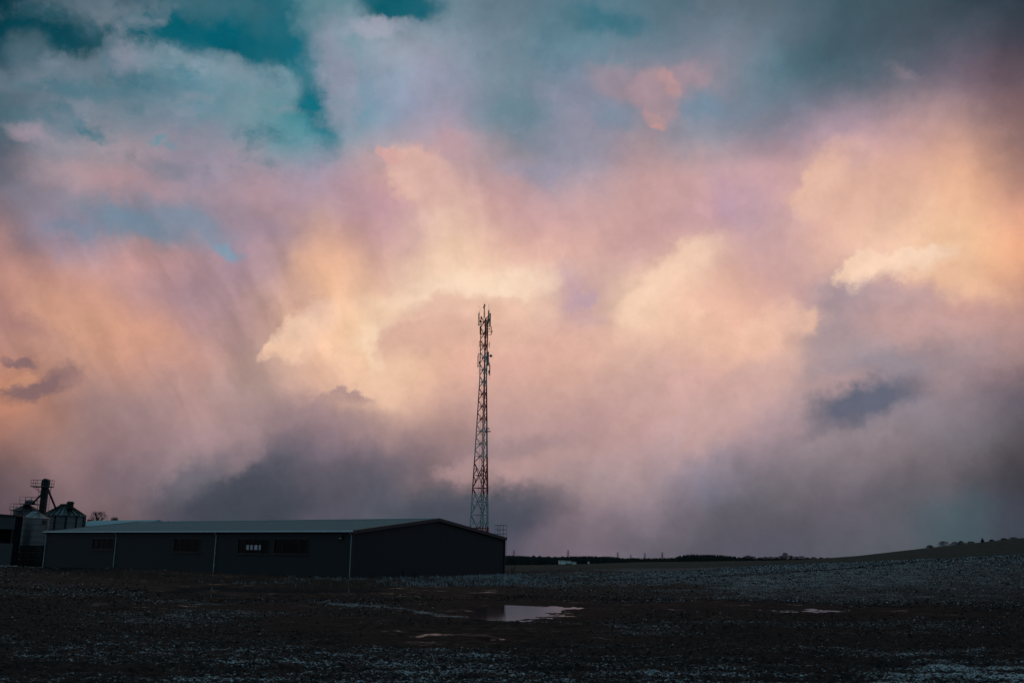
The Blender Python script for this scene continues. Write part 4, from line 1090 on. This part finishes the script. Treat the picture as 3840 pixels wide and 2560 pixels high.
for j, (rr_, zz_) in enumerate(((1.0, -.05), (.98, .06), (.55, ba_*.46), (.2, ba_*.86))):
    for k in range(n):
        t = 2*math.pi*k/n; bump_ = (.10 if k % 4 == 0 else 0)*(1 if j else .3)
        vs.append((b0_.x+math.cos(t)*br*rr_, b0_.y+math.sin(t)*br*rr_, bH+zz_+bump_))
for j in range(3):
    for k in range(n): fs.append((j*n+k, j*n+(k+1) % n, (j+1)*n+(k+1) % n, (j+1)*n+k))
fs.append(tuple(range(3*n, 4*n))); m.add(vs, fs); brf = m.build("roof", mat("fluted_roof_sheet", (.028, .06, .066), .4, .4, .5, .35, 1.2, stretch=(1, 1, .3)), bin_root)
for k in range(24):
    m = MB(); t = 2*math.pi*(k+.5)/24; m.beam(b0_+Vector((math.cos(t)*br, math.sin(t)*br, bH+.08)), b0_+Vector((math.cos(t)*br*.2, math.sin(t)*br*.2, bH+ba_*.86+.08)), .10, .16)
    m.build("roof_rib", M_tealdark, brf)
m = MB(); m.lathe(b0_+Z*(bH+ba_*.80), [(br*.26, 0), (br*.26, .32), (br*.2, .42), (.1, .46)], 20); m.build("roof_cap", M_tealdark, brf, True)
m = MB(); vc = at_depth(262, 1903, BD-1.5); vt = zpx(262, 1879, BD-1.5)
m.lathe(vc, [(.60, -.2), (.60, (vt-vc.z)*.62), (.68, (vt-vc.z)*.64), (.66, (vt-vc.z)*.85), (.4, vt-vc.z)], 18); m.build("roof_vent", M_tealdark, brf, True)

# sheds around the grain store
def shed(name, label, P, du, dv, L_, W_, He, Hr, mw, mr, cat, group=None, over=.35):
    """gabled shed: corner P, unit directions along length and width"""
    P = Vector(P); P.z = 0; du = Vector(du).normalized(); dv = Vector(dv).normalized()
    def q(u, v, z): return P + du*u + dv*v + Z*z
    root = thing(name, P, label, cat, group); m = MB(); vs = []
    for uu in (0, L_):
        for v, z in ((0, -.3), (W_, -.3), (W_, He), (W_/2, Hr), (0, He)): vs.append(q(uu, v, z))
    m.add(vs, [(0,1,2,3,4), (9,8,7,6,5), (0,5,6,1), (1,6,7,2), (4,9,5,0), (2,7,8,3), (3,8,9,4)]); m.build("wall", mw, root)
    m = MB(); s = (Hr-He)/(W_/2)
    for va, za, vb, zb_ in ((-over, He-over*s, W_/2, Hr), (W_+over, He-over*s, W_/2, Hr)):
        vs = [q(uu, v, z) for uu in (-over, L_+over) for (v, z) in ((va, za+.02), (vb, zb_+.02), (vb, zb_+.16), (va, za+.16))]
        m.add(vs, [(0,1,2,3), (7,6,5,4), (0,4,5,1), (1,5,6,2), (2,6,7,3), (3,7,4,0)])
    r_ = m.build("roof", mr, root); return root, q, r_
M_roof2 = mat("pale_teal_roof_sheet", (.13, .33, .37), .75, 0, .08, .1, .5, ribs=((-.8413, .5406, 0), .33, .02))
g0 = at_depth(592, 1960, 186); g0.z = 0
P_ = g0 - V*10
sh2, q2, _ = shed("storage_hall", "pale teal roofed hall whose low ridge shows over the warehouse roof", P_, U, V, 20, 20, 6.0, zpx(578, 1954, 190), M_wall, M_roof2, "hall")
Pd = at_depth(318, 1972, 205)
shed("farm_shed", "small dark shed tucked between the round grain bin and the pale hall", (Pd.x-1.5, 205, 0), (1, .25, 0), (-.25, 1, 0), 6, 9, zpx(330, 1966, 205), zpx(330, 1957, 207), M_tealdark, M_dark, "shed", None, .2)
# left shed: open middle bay between pale upper cladding and a low pale wall
LD = 150.0; x0_, x1_ = at_depth(-260, 2000, LD).x, at_depth(50, 2000, LD).x
zt0, z_up, z_lo = zpx(25, 1931, LD), zpx(25, 1983, LD), zpx(25, 2036, LD)
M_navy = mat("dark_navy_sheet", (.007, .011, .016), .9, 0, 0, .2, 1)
ls = thing("open_shed", ((x0_+x1_)/2, LD, 0), "open fronted shed with pale upper cladding, cut by the left edge", "shed")
M_lc = mat("pale_teal_cladding", (.030, .052, .058), .6, .1, .4, .1, .8, ribs=((1, 0, 0), .3, .02))
m = MB(); m.box(((x0_+x1_)/2, LD, (zt0+z_up)/2), (x1_-x0_, .2, zt0-z_up)); m.build("upper_cladding", M_lc, ls)
m = MB(); m.box(((x0_+x1_)/2, LD+.1, z_lo/2), (x1_-x0_, .2, z_lo)); m.build("low_wall", M_lc, ls)
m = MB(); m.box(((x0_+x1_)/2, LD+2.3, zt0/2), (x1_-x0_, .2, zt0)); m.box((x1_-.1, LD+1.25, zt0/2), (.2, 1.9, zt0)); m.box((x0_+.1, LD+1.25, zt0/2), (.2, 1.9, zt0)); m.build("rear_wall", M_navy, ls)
for k in range(4): MB().box((x0_+(x1_-x0_)*(k+.04)/3.1, LD+.25, zt0/2), (.25, .25, zt0-.05)).build("post", M_dark, ls)
m = MB(); zr0, zr1 = zpx(-100, 1921, LD), zpx(52, 1934, LD)
vs = []
for (yy) in (LD-.4, LD+2.7):
    for x, z in ((x0_-.3, zr0+.3), (x1_+.25, zr1-.05), (x1_+.25, zr1+.12), (x0_-.3, zr0+.47)): vs.append((x, yy, z))
m.add(vs, [(0,1,2,3), (7,6,5,4), (0,4,5,1), (1,5,6,2), (2,6,7,3), (3,7,4,0)]); m.build("roof", M_dark, ls)
# big wooden potato crates stacked in front of the silo
M_crate = mat("weathered_crate_wood", (.009, .010, .010), .9, 0, .05, .4, 4, .4, 8)
def crate(loc, label):
    root = thing("storage_crate", loc, label, "crate", "wooden crates stacked in front of the shiny silo"); x, y, z = loc
    m = MB()
    for k in range(5):
        zz_ = z+.17+k*.175
        for s_ in (-.6, .6): m.box((x, y+s_, zz_), (1.62, .03, .15))
        for s_ in (-.8, .8): m.box((x+s_, y, zz_), (.03, 1.17, .15))
    m.box((x, y, z+.11), (1.6, 1.18, .03)); m.build("slats", M_crate, root)
    for s_ in (-.74, .74):
        for t in (-.54, .54): MB().box((x+s_, y+t, z+.52), (.09, .09, .85)).build("corner_post", M_crate, root)
    for s_ in (-.65, 0, .65): MB().box((x+s_, y, z+.045), (.1, 1.2, .09)).build("runner", M_crate, root)
cx_ = at_depth(96, 2100, 140).x
rowsn = ("bottom", "middle", "top")
for r_ in range(3):
    for c_, nm in enumerate(("left", "right")):
        crate((cx_+c_*1.72, 140.0+.06*r_, .12+r_*.98), "dark slatted crate, %s of the %s-hand stack in front of the silo" % (rowsn[r_], nm))

# ------------------------------------------------------------------ trees and bushes
M_bark = mat("dark_bark", (.022, .018, .017), .9, 0, .2, .3, 3, .5)
M_twig = mat("bare_twigs", (.036, .030, .032), .9, 0, .2, .3, 2)
M_needle = mat("spruce_needles", (.010, .018, .017), .9, 0, .2, .4, 2)
def bare_tree(loc, H, W, label, group, name="bare_tree", dens=1.0, seed=1, cat="tree", bushy=False, twig=.05, prof=None):
    """tapered trunk and limbs, with a crown of many fine twigs filling an uneven outline"""
    rnd = random.Random(seed); x, y, z = loc; root = thing(name, loc, label, cat, group)
    prof = prof or ((lambda f: math.sqrt(max(0, 1-f*f*.95))) if bushy else (lambda f: max(0, 1-abs((f-.62)/.46)**2.2)**.8 if f > .16 else 0))
    lobes = [(rnd.uniform(0, 6.28), rnd.uniform(.1, .95), rnd.uniform(.45, 1.3)) for _ in range(9)]
    def outline(a, f):
        k = 1.0
        for la, lf, lk in lobes:
            w = math.exp(-((math.cos(a-la)-1)**2)*2 - ((f-lf)/.22)**2); k = k*(1-w)+k*lk*w
        return W*.5*prof(f)*k
    f0 = 0.0 if bushy else .16
    m = MB(); m2 = MB(); lean = rnd.uniform(-.03, .03)*H
    if not bushy: m.tube([(x, y, z-.3), (x+lean*.4, y, z+H*.45), (x+lean, y, z+H*.9)], [H*.02+.05, H*.012+.03, .02], 7)
    nl = int((16 if bushy else 22)*dens)
    for i in range(nl):
        f = f0+(1-f0)*(i+.5)/nl; a = rnd.uniform(0, 6.28)
        base = Vector((x+rnd.gauss(0, .08)*W, y+rnd.gauss(0, .08)*W, z-.1)) if bushy else Vector((x+lean*f, y, z+H*max(.1, f-.18)))
        fr_ = rnd.uniform(.2, .95) if bushy else f; r = outline(a, fr_)*rnd.uniform(.6, .95)
        tip = Vector((x+math.cos(a)*r, y+math.sin(a)*r, z+H*fr_)); mid = base.lerp(tip, .5)+Vector((0, 0, .03*H))
        m.tube([base, mid, tip], [H*.008+.02, H*.005+.015, .01], 5, False)
    for i in range(int(900*dens)):
        f = f0+(1-f0)*rnd.random()**.9; a = rnd.uniform(0, 6.28); r = outline(a, f)*math.sqrt(rnd.uniform(.02, 1))
        q_ = Vector((x+math.cos(a)*r+lean*f, y+math.sin(a)*r, z+H*f*.97)); L_ = rnd.uniform(.03, .09)*H+.05
        d_ = Vector((math.cos(a)*.5+rnd.gauss(0, .5), math.sin(a)*.5+rnd.gauss(0, .5), 1.0+rnd.gauss(0, .4))).normalized()
        sd = d_.cross(Vector((rnd.gauss(0, 1), rnd.gauss(0, 1), rnd.gauss(0, 1)))).normalized()*twig*rnd.uniform(.4, 1)
        m2.add([q_-d_*L_*.5-sd, q_-d_*L_*.5+sd, q_+d_*L_*.5], [(0, 1, 2)])
    m.build("trunk" if not bushy else "stems", M_bark, root); m2.build("crown", M_twig, root)
    return root
def conifer(loc, H, W, label, group=None, seed=3):
    rnd = random.Random(seed); x, y, z = loc; root = thing("spruce_tree", loc, label, "tree", group)
    MB().tube([(x, y, z-.2), (x, y, z+H*.97)], [H*.03, .02], 7).build("trunk", M_bark, root)
    m = MB()
    for i in range(420):
        f = rnd.random()**.8; a = rnd.uniform(0, 6.28); r = W*.5*(1-f)*rnd.uniform(.7, 1.1)+.05; zz_ = z+H*(.06+.92*f)
        p = Vector((x, y, zz_+r*.3)); e = Vector((x+math.cos(a)*r, y+math.sin(a)*r, zz_-r*.15)); sd = Vector((-math.sin(a), math.cos(a), 0))*W*.07
        m.add([p, e-sd, e+Vector((0, 0, -.05*H)), e+sd], [(0, 1, 2), (0, 2, 3)])
    m.build("crown", M_needle, root); return root
def gy(px, D):
    d = ray(px, hor(px)); x = d[0]/d[1]*D; return x, D, ground_z(x, D)
# behind the sheds
for i, (px, ytop, W_, D, lab) in enumerate([(352, 1912, 4.6, 235, "tall bare tree standing behind the small dark shed, tallest of three"),
                                     (328, 1942, 3.0, 238, "short thin bare tree just left of the tallest bare tree"),
                                     (414, 1933, 2.6, 240, "narrow bare tree rising alone above the pale hall roof")]):
    x, y, z = gy(px, D); H = zpx(px, ytop, D)-z
    bare_tree((x, y, z), H, W_*1.2, lab, "bare trees behind the sheds", dens=1.8, seed=11+i, twig=.045)
# hedge row of bare trees at the field edge, right of the forest
HR_ = [(2790, 2086, 6), (2806, 2081, 7), (2824, 2085, 6), (2852, 2088, 6), (2872, 2086, 6), (2893, 2086, 6), (2912, 2087, 5), (2930, 2083, 5), (2946, 2071, 6), (2966, 2081, 6), (2985, 2085, 6), (3006, 2083, 6), (3028, 2088, 5), (3052, 2087, 5), (3080, 2088, 5), (3105, 2089, 5)]
ORD = ["first", "second", "third", "fourth", "fifth", "sixth", "seventh", "eighth", "ninth", "tenth", "eleventh", "twelfth", "thirteenth", "fourteenth", "fifteenth", "sixteenth"]
for i, (px, yt, W_) in enumerate(HR_):
    D = 715.0; x, y, z = gy(px, 695); z = min(z, zpx(px, 2104, D)); H = zpx(px, yt, D)-z
    lab = "tallest bare tree in the hedge row at the far field edge" if px == 2946 else "bushy bare tree, %s from the left in the hedge row beyond the field" % ORD[i]
    bare_tree((x*D/695, D, z), max(H, 2.0), W_, lab, "hedge row trees beyond the field", dens=.9, seed=40+i, twig=.20)
for i, (px, yt, w, lab) in enumerate([(3493, 2041, 30, "low rounded bush on the hillside, leftmost on the skyline"), (3545, 2030, 44, "widest dark bush on the hill skyline"),
                                (3590, 2031, 26, "small bush left against the twin bushes on the hill"), (3612, 2026, 26, "taller of the two touching bushes on the hill"),
                                (3648, 2027, 30, "flat topped bush between the twin bushes and the little spruce"), (3727, 2023, 24, "low bush just right of the little spruce"),
                                (3812, 2019, 34, "low bush at the far right end of the hill skyline"), (3775, 2022, 24, "thin low bush left of the rightmost bush on the hill")]):
    D = 690.0; x, y, z = gy(px, D); H = zpx(px, yt, D)-z; bare_tree((x, y, z), max(H*(.85+.35*((i*3) % 4)/4), 1.5), w*D/F_PX*(1.15+.7*((i*7) % 5)/5), lab, "bushes along the hill skyline", name="bush", dens=1.1, seed=70+i, cat="bush", bushy=True, twig=.22)
x, y, z = gy(3693, 690); conifer((x, y, z), zpx(3693, 2015, 690)-z, 3.2, "small dark pointed spruce standing on the hill skyline")

# far-off woods: one dark mass each of many small spruces
def wood(name, label, spec, n, seed):
    rnd = random.Random(seed); m = MB()
    xs = [s[0] for s in spec]; ys = [s[1] for s in spec]
    for i in range(n):
        px = rnd.uniform(xs[0], xs[-1]); D = rnd.uniform(1050, 1300); x = (px-1920)/F_PX*D
        top = np.interp(px, xs, ys); zt_ = EYE+(hor(px)-top)*D/F_PX; H = (zt_+6.4)*(1.06-.22*rnd.random()**1.5); W_ = rnd.uniform(4.0, 8.0)
        for k in range(7):
            f0 = .05+.85*k/7; r = W_*.5*(1-f0)*rnd.uniform(.8, 1.15)+.4; vs = [(x, D, -6+H*min(1, f0+.30))]
            for a in range(6): 
                t = a*math.pi/3+k*.5; vs.append((x+math.cos(t)*r, D+math.sin(t)*r, -6.4+H*f0+rnd.uniform(-.2, .2)))
            m.add(vs, [(0, 1+a, 1+(a+1) % 6) for a in range(6)])
    o = m.build(name, M_needle); return tag(o, label, "woods", kind='stuff')
wood("far_wood", "dark distant wood beyond the fields, between the warehouse and the hedge row",
     [(1850, 2086), (1950, 2084), (2000, 2088), (2100, 2090), (2150, 2087), (2230, 2087), (2300, 2092), (2420, 2094), (2525, 2093), (2545, 2086), (2580, 2081), (2680, 2082), (2740, 2087), (2790, 2093), (2850, 2095), (2950, 2096), (3130, 2095)], 3200, 5)
# small village on the wooded ridge
M_house = mat("grey_house_wall", (.10, .11, .12), .8, 0, .3, .2, .5); M_hroof = mat("dark_house_roof", (.05, .05, .055), .7, 0, .3, .2, .5); M_white = mat("white_render_wall", (.55, .75, .71), .7, 0, .4, .12, .3)
def small_house(px, ytop, D, W_, Hh, label, mw, name="house", group="houses on the wooded ridge", rise=.45, L_=8, ywall=None):
    zt_ = EYE+(hor(px)-ytop)*D/F_PX; x = (px-1920)/F_PX*D; zb_ = zt_-Hh
    root = thing(name, (x, D, zb_), label, "house" if name == "house" else "building", group); m = MB(); Hr = Hh; He = Hh*(1-rise)
    vs = [(x+dx, D+dy, zb_+z) for dy in (0, L_) for dx, z in ((-W_/2, -6), (W_/2, -6), (W_/2, He), (0, Hr-.1), (-W_/2, He))]
    m.add(vs, [(0,1,2,3,4), (9,8,7,6,5), (0,5,6,1), (1,6,7,2), (4,9,5,0)]); m.build("wall", mw, root)
    m = MB()
    for s_ in (-1, 1):
        vs = [(x+dx, D+dy, zb_+z) for dy in (-.4, L_+.4) for dx, z in ((s_*(W_/2+.4), He-.2), (0, Hr), (0, Hr+.3), (s_*(W_/2+.4), He+.1))]
        m.add(vs, [(0,1,2,3), (7,6,5,4), (0,4,5,1), (1,5,6,2), (2,6,7,3), (3,7,4,0)])
    m.build("roof", M_hroof, root)
    for dx in (-W_*.25, W_*.25): MB().box((x+dx, D-.03, zb_+He*.5), (W_*.14, .1, He*.35)).build("window", M_dark, root)
    return root
for (px, yt, W_, lab) in ((2012, 2082, 9, "leftmost tiny house on the wooded ridge"), (2034, 2083, 8, "tiny house second from the left on the ridge"), (2066, 2085, 10, "wide tiny house in the middle of the ridge"),
                       (2092, 2086, 7, "narrow tiny house right of the ridge middle"), (2118, 2085, 8, "rightmost tiny house above the white buildings")):
    small_house(px, yt, 1320, W_, 6.5, lab, M_house)
def flat_block(px0, px1, y0, y1, D, label):
    x0, x1 = (px0-1920)/F_PX*D, (px1-1920)/F_PX*D; za, zb_ = EYE+(hor(px0)-y1)*D/F_PX, EYE+(hor(px0)-y0)*D/F_PX
    root = thing("farm_building", ((x0+x1)/2, D, za-1.5), label, "building", "white buildings in front of the far wood"); m = MB()
    m.box(((x0+x1)/2, D+4, (za-1.5+zb_)/2), (x1-x0, 8, zb_-za+1.5)); m.build("wall", M_white, root)
    m = MB(); m.box(((x0+x1)/2, D+4, zb_+.15), (x1-x0+.8, 8.8, .3)); m.build("roof", M_house, root)
    n = max(2, int((x1-x0)/2.6))
    for k in range(n): MB().box((x0+(x1-x0)*(k+.5)/n, D-.03, (za+zb_)/2), (1.0, .1, (zb_-za)*.35)).build("window", M_dark, root)
flat_block(2104, 2130, 2100, 2108, 1000, "long low white building in front of the far wood")
flat_block(2133, 2150, 2101, 2106, 1005, "small white building right of the long white one")
flat_block(2154, 2168, 2105, 2109, 1010, "lowest white building, right end of the white group")
flat_block(2212, 2217, 2104, 2107, 1015, "tiny white hut alone at the wood edge")
# far low ridge
m = MB(); xs = np.linspace(2225, 2330, 22); 
vs = []
for px in xs:
    D = 3200; x = (px-1920)/F_PX*D; s_ = math.sin(math.pi*(px-2225)/105)**.7
    zt_ = EYE+(hor(px)-(2093-7.5*s_))*D/F_PX; vs += [(x, D-150, -8), (x, D, zt_), (x, D+250, -8)]
m.add(vs, [(3*i, 3*i+3, 3*i+4, 3*i+1) for i in range(21)] + [(3*i+1, 3*i+4, 3*i+5, 3*i+2) for i in range(21)])
tag(m.build("hill", mat("far_hill_scrub", (.05, .055, .065), .9, 0, .2, .2, .02)), kind='structure')
# pylons
M_pyl = mat("pylon_steel", (.05, .052, .06), .7, .2, .3, .1, 1)
def pylon(px, ytop, D, label, H=34.0):
    x = (px-1920)/F_PX*D; zt_ = EYE+(hor(px)-ytop)*D/F_PX; zb_ = zt_-H
    root = thing("pylon", (x, D, zb_), label, "pylon", "power pylons on the horizon")
    m = MB(); w = 2.6
    for sx in (-1, 1):
        for sy in (-1, 1): m.beam((x+sx*w, D+sy*w, zb_), (x+sx*.45, D+sy*.45, zt_-1), .34)
    for k in range(9):
        f0, f1 = k/9, (k+1)/9; w0, w1 = w+(.45-w)*f0, w+(.45-w)*f1
        for sy in (-1, 1):
            m.beam((x-w0, D+sy*w0, zb_+(H-1)*f0), (x+w1, D+sy*w1, zb_+(H-1)*f1), .30); m.beam((x+w0, D+sy*w0, zb_+(H-1)*f0), (x-w1, D+sy*w1, zb_+(H-1)*f1), .30)
    m.build("tower", M_pyl, root)
    for dz, hw in ((1.5, 2.6), (5.5, 4.2), (9.5, 3.2)):
        m = MB()
        for s_ in (-1, 1): m.beam((x, D, zt_-dz), (x+s_*hw, D, zt_-dz+.1), .32); m.beam((x, D, zt_-dz+1.6), (x+s_*hw, D, zt_-dz+.2), .2)
        m.build("crossarm", M_pyl, root)
for a in ((1939, 2062, 1700, "leftmost power pylon, beside the warehouse corner"), (2138, 2062, 1700, "power pylon standing above the white buildings"), (2320, 2070, 1800, "power pylon at the right foot of the low far ridge"),
          (2368, 2078, 2600, "shortest faint power pylon in the middle of the horizon"), (2419, 2073, 2300, "thin power pylon second from the right"), (2483, 2070, 1900, "rightmost power pylon, left of the dark spruce wood")):
    pylon(*a)

# ------------------------------------------------------------------ dry grass on the banks
def grass(name, label, spots, n, hmin, hmax, mt, seed, wid=.02):
    rnd = random.Random(seed); m = MB()
    for i in range(n):
        x0, y0, sx, sy, dens = rnd.choices(spots, weights=[s[4] for s in spots])[0]
        x = rnd.gauss(x0, sx); y = rnd.gauss(y0, sy)
        px, py = (x, y)
        w = at_z(px, py, 0.3); z = ground_z(w.x, w.y); k = rnd.uniform(.2, 1)**1.5
        for b in range(6):
            bx, by = w.x+rnd.gauss(0, .18), w.y+rnd.gauss(0, .18); h = rnd.uniform(hmin, hmax)*k; lx, ly = rnd.gauss(0, .35)*h, rnd.gauss(0, .35)*h
            a = rnd.uniform(0, 3.14); sx_, sy_ = math.cos(a)*wid, math.sin(a)*wid
            m.add([(bx-sx_, by-sy_, z-.08), (bx+sx_, by+sy_, z-.08), (bx+lx*.4+sx_*.6, by+ly*.4, z+h*.6), (bx+lx, by+ly, z+h)], [(0, 1, 2), (0, 2, 3)])
    o = m.build(name, mt); return tag(o, label, "grass", kind='stuff')
M_dry = mat("dry_grass_blades", (.060, .045, .036), .9, 0, .2, .4, 1.5); M_frg = mat("frosted_grass_blades", (.19, .26, .28), .9, 0, .2, .5, 1.5)
grass("dry_grass", "brown dry grass and weeds on the earth bank before the warehouse",
      [(400,2140,60,3,2), (620,2150,140,4,3), (900,2166,160,5,3), (1180,2178,120,5,3), (1400,2182,110,4,1.6), (1700,2174,140,5,3), (1900,2158,60,8,1.5), (2100,2156,130,6,3), (1920,2146,40,6,1)], 3000, .10, .50, M_dry, 3)
grass("frosted_grass", "pale frosted grass tufts at the foot of the warehouse gable",
      [(1740,2172,110,6,4), (1860,2164,70,6,3), (1560,2178,80,4,1.5), (1950,2166,90,6,2), (1180,2172,140,3,1)], 1800, .08, .36, M_frg, 4)
# taller single weeds
def weed(px, py, H, label, seed, lean=0):
    w = at_z(px, py, 0.25); z = ground_z(w.x, w.y); rnd = random.Random(seed); root = thing("weed", (w.x, w.y, z), label, "plant", "tall weeds by the warehouse")
    m = MB(); m2 = MB()
    for i in range(7):
        a = rnd.uniform(0, 6.28); l = rnd.uniform(.15, .45)*H; tip = Vector((w.x+math.cos(a)*l+lean*H, w.y+math.sin(a)*l, z+H*rnd.uniform(.65, 1)))
        b = Vector((w.x+rnd.gauss(0, .05), w.y, z-.05)); m.tube([b, b.lerp(tip, .5)+Z*.06*H, tip], [.022, .016, .01], 5, False)
        for j in range(16):
            q_ = b.lerp(tip, rnd.uniform(.35, 1)); d_ = Vector((rnd.gauss(0, 1), rnd.gauss(0, 1), rnd.gauss(.5, 1))).normalized(); sd = d_.cross(Z)*.02
            m2.add([q_-sd, q_+sd, q_+d_*rnd.uniform(.08, .2)*H], [(0, 1, 2)])
    m.build("stems", M_bark, root); m2.build("seed_heads", M_dry, root)
weed(1918, 2142, 1.4, "tall bent dry weed just right of the warehouse corner", 1, .25)
weed(1068, 2148, .9, "reddish dry weed below the right-hand pair of windows", 2)
weed(760, 2138, .8, "dry weed clump under the second window from the left", 3)
weed(395, 2124, .8, "dry weed clump under the leftmost window", 4)
weed(1512, 2158, 1.0, "dry weed clump against the left half of the dark gable", 5)
weed(1553, 2158, .7, "small dry weed right of the bigger clump at the dark gable", 6)
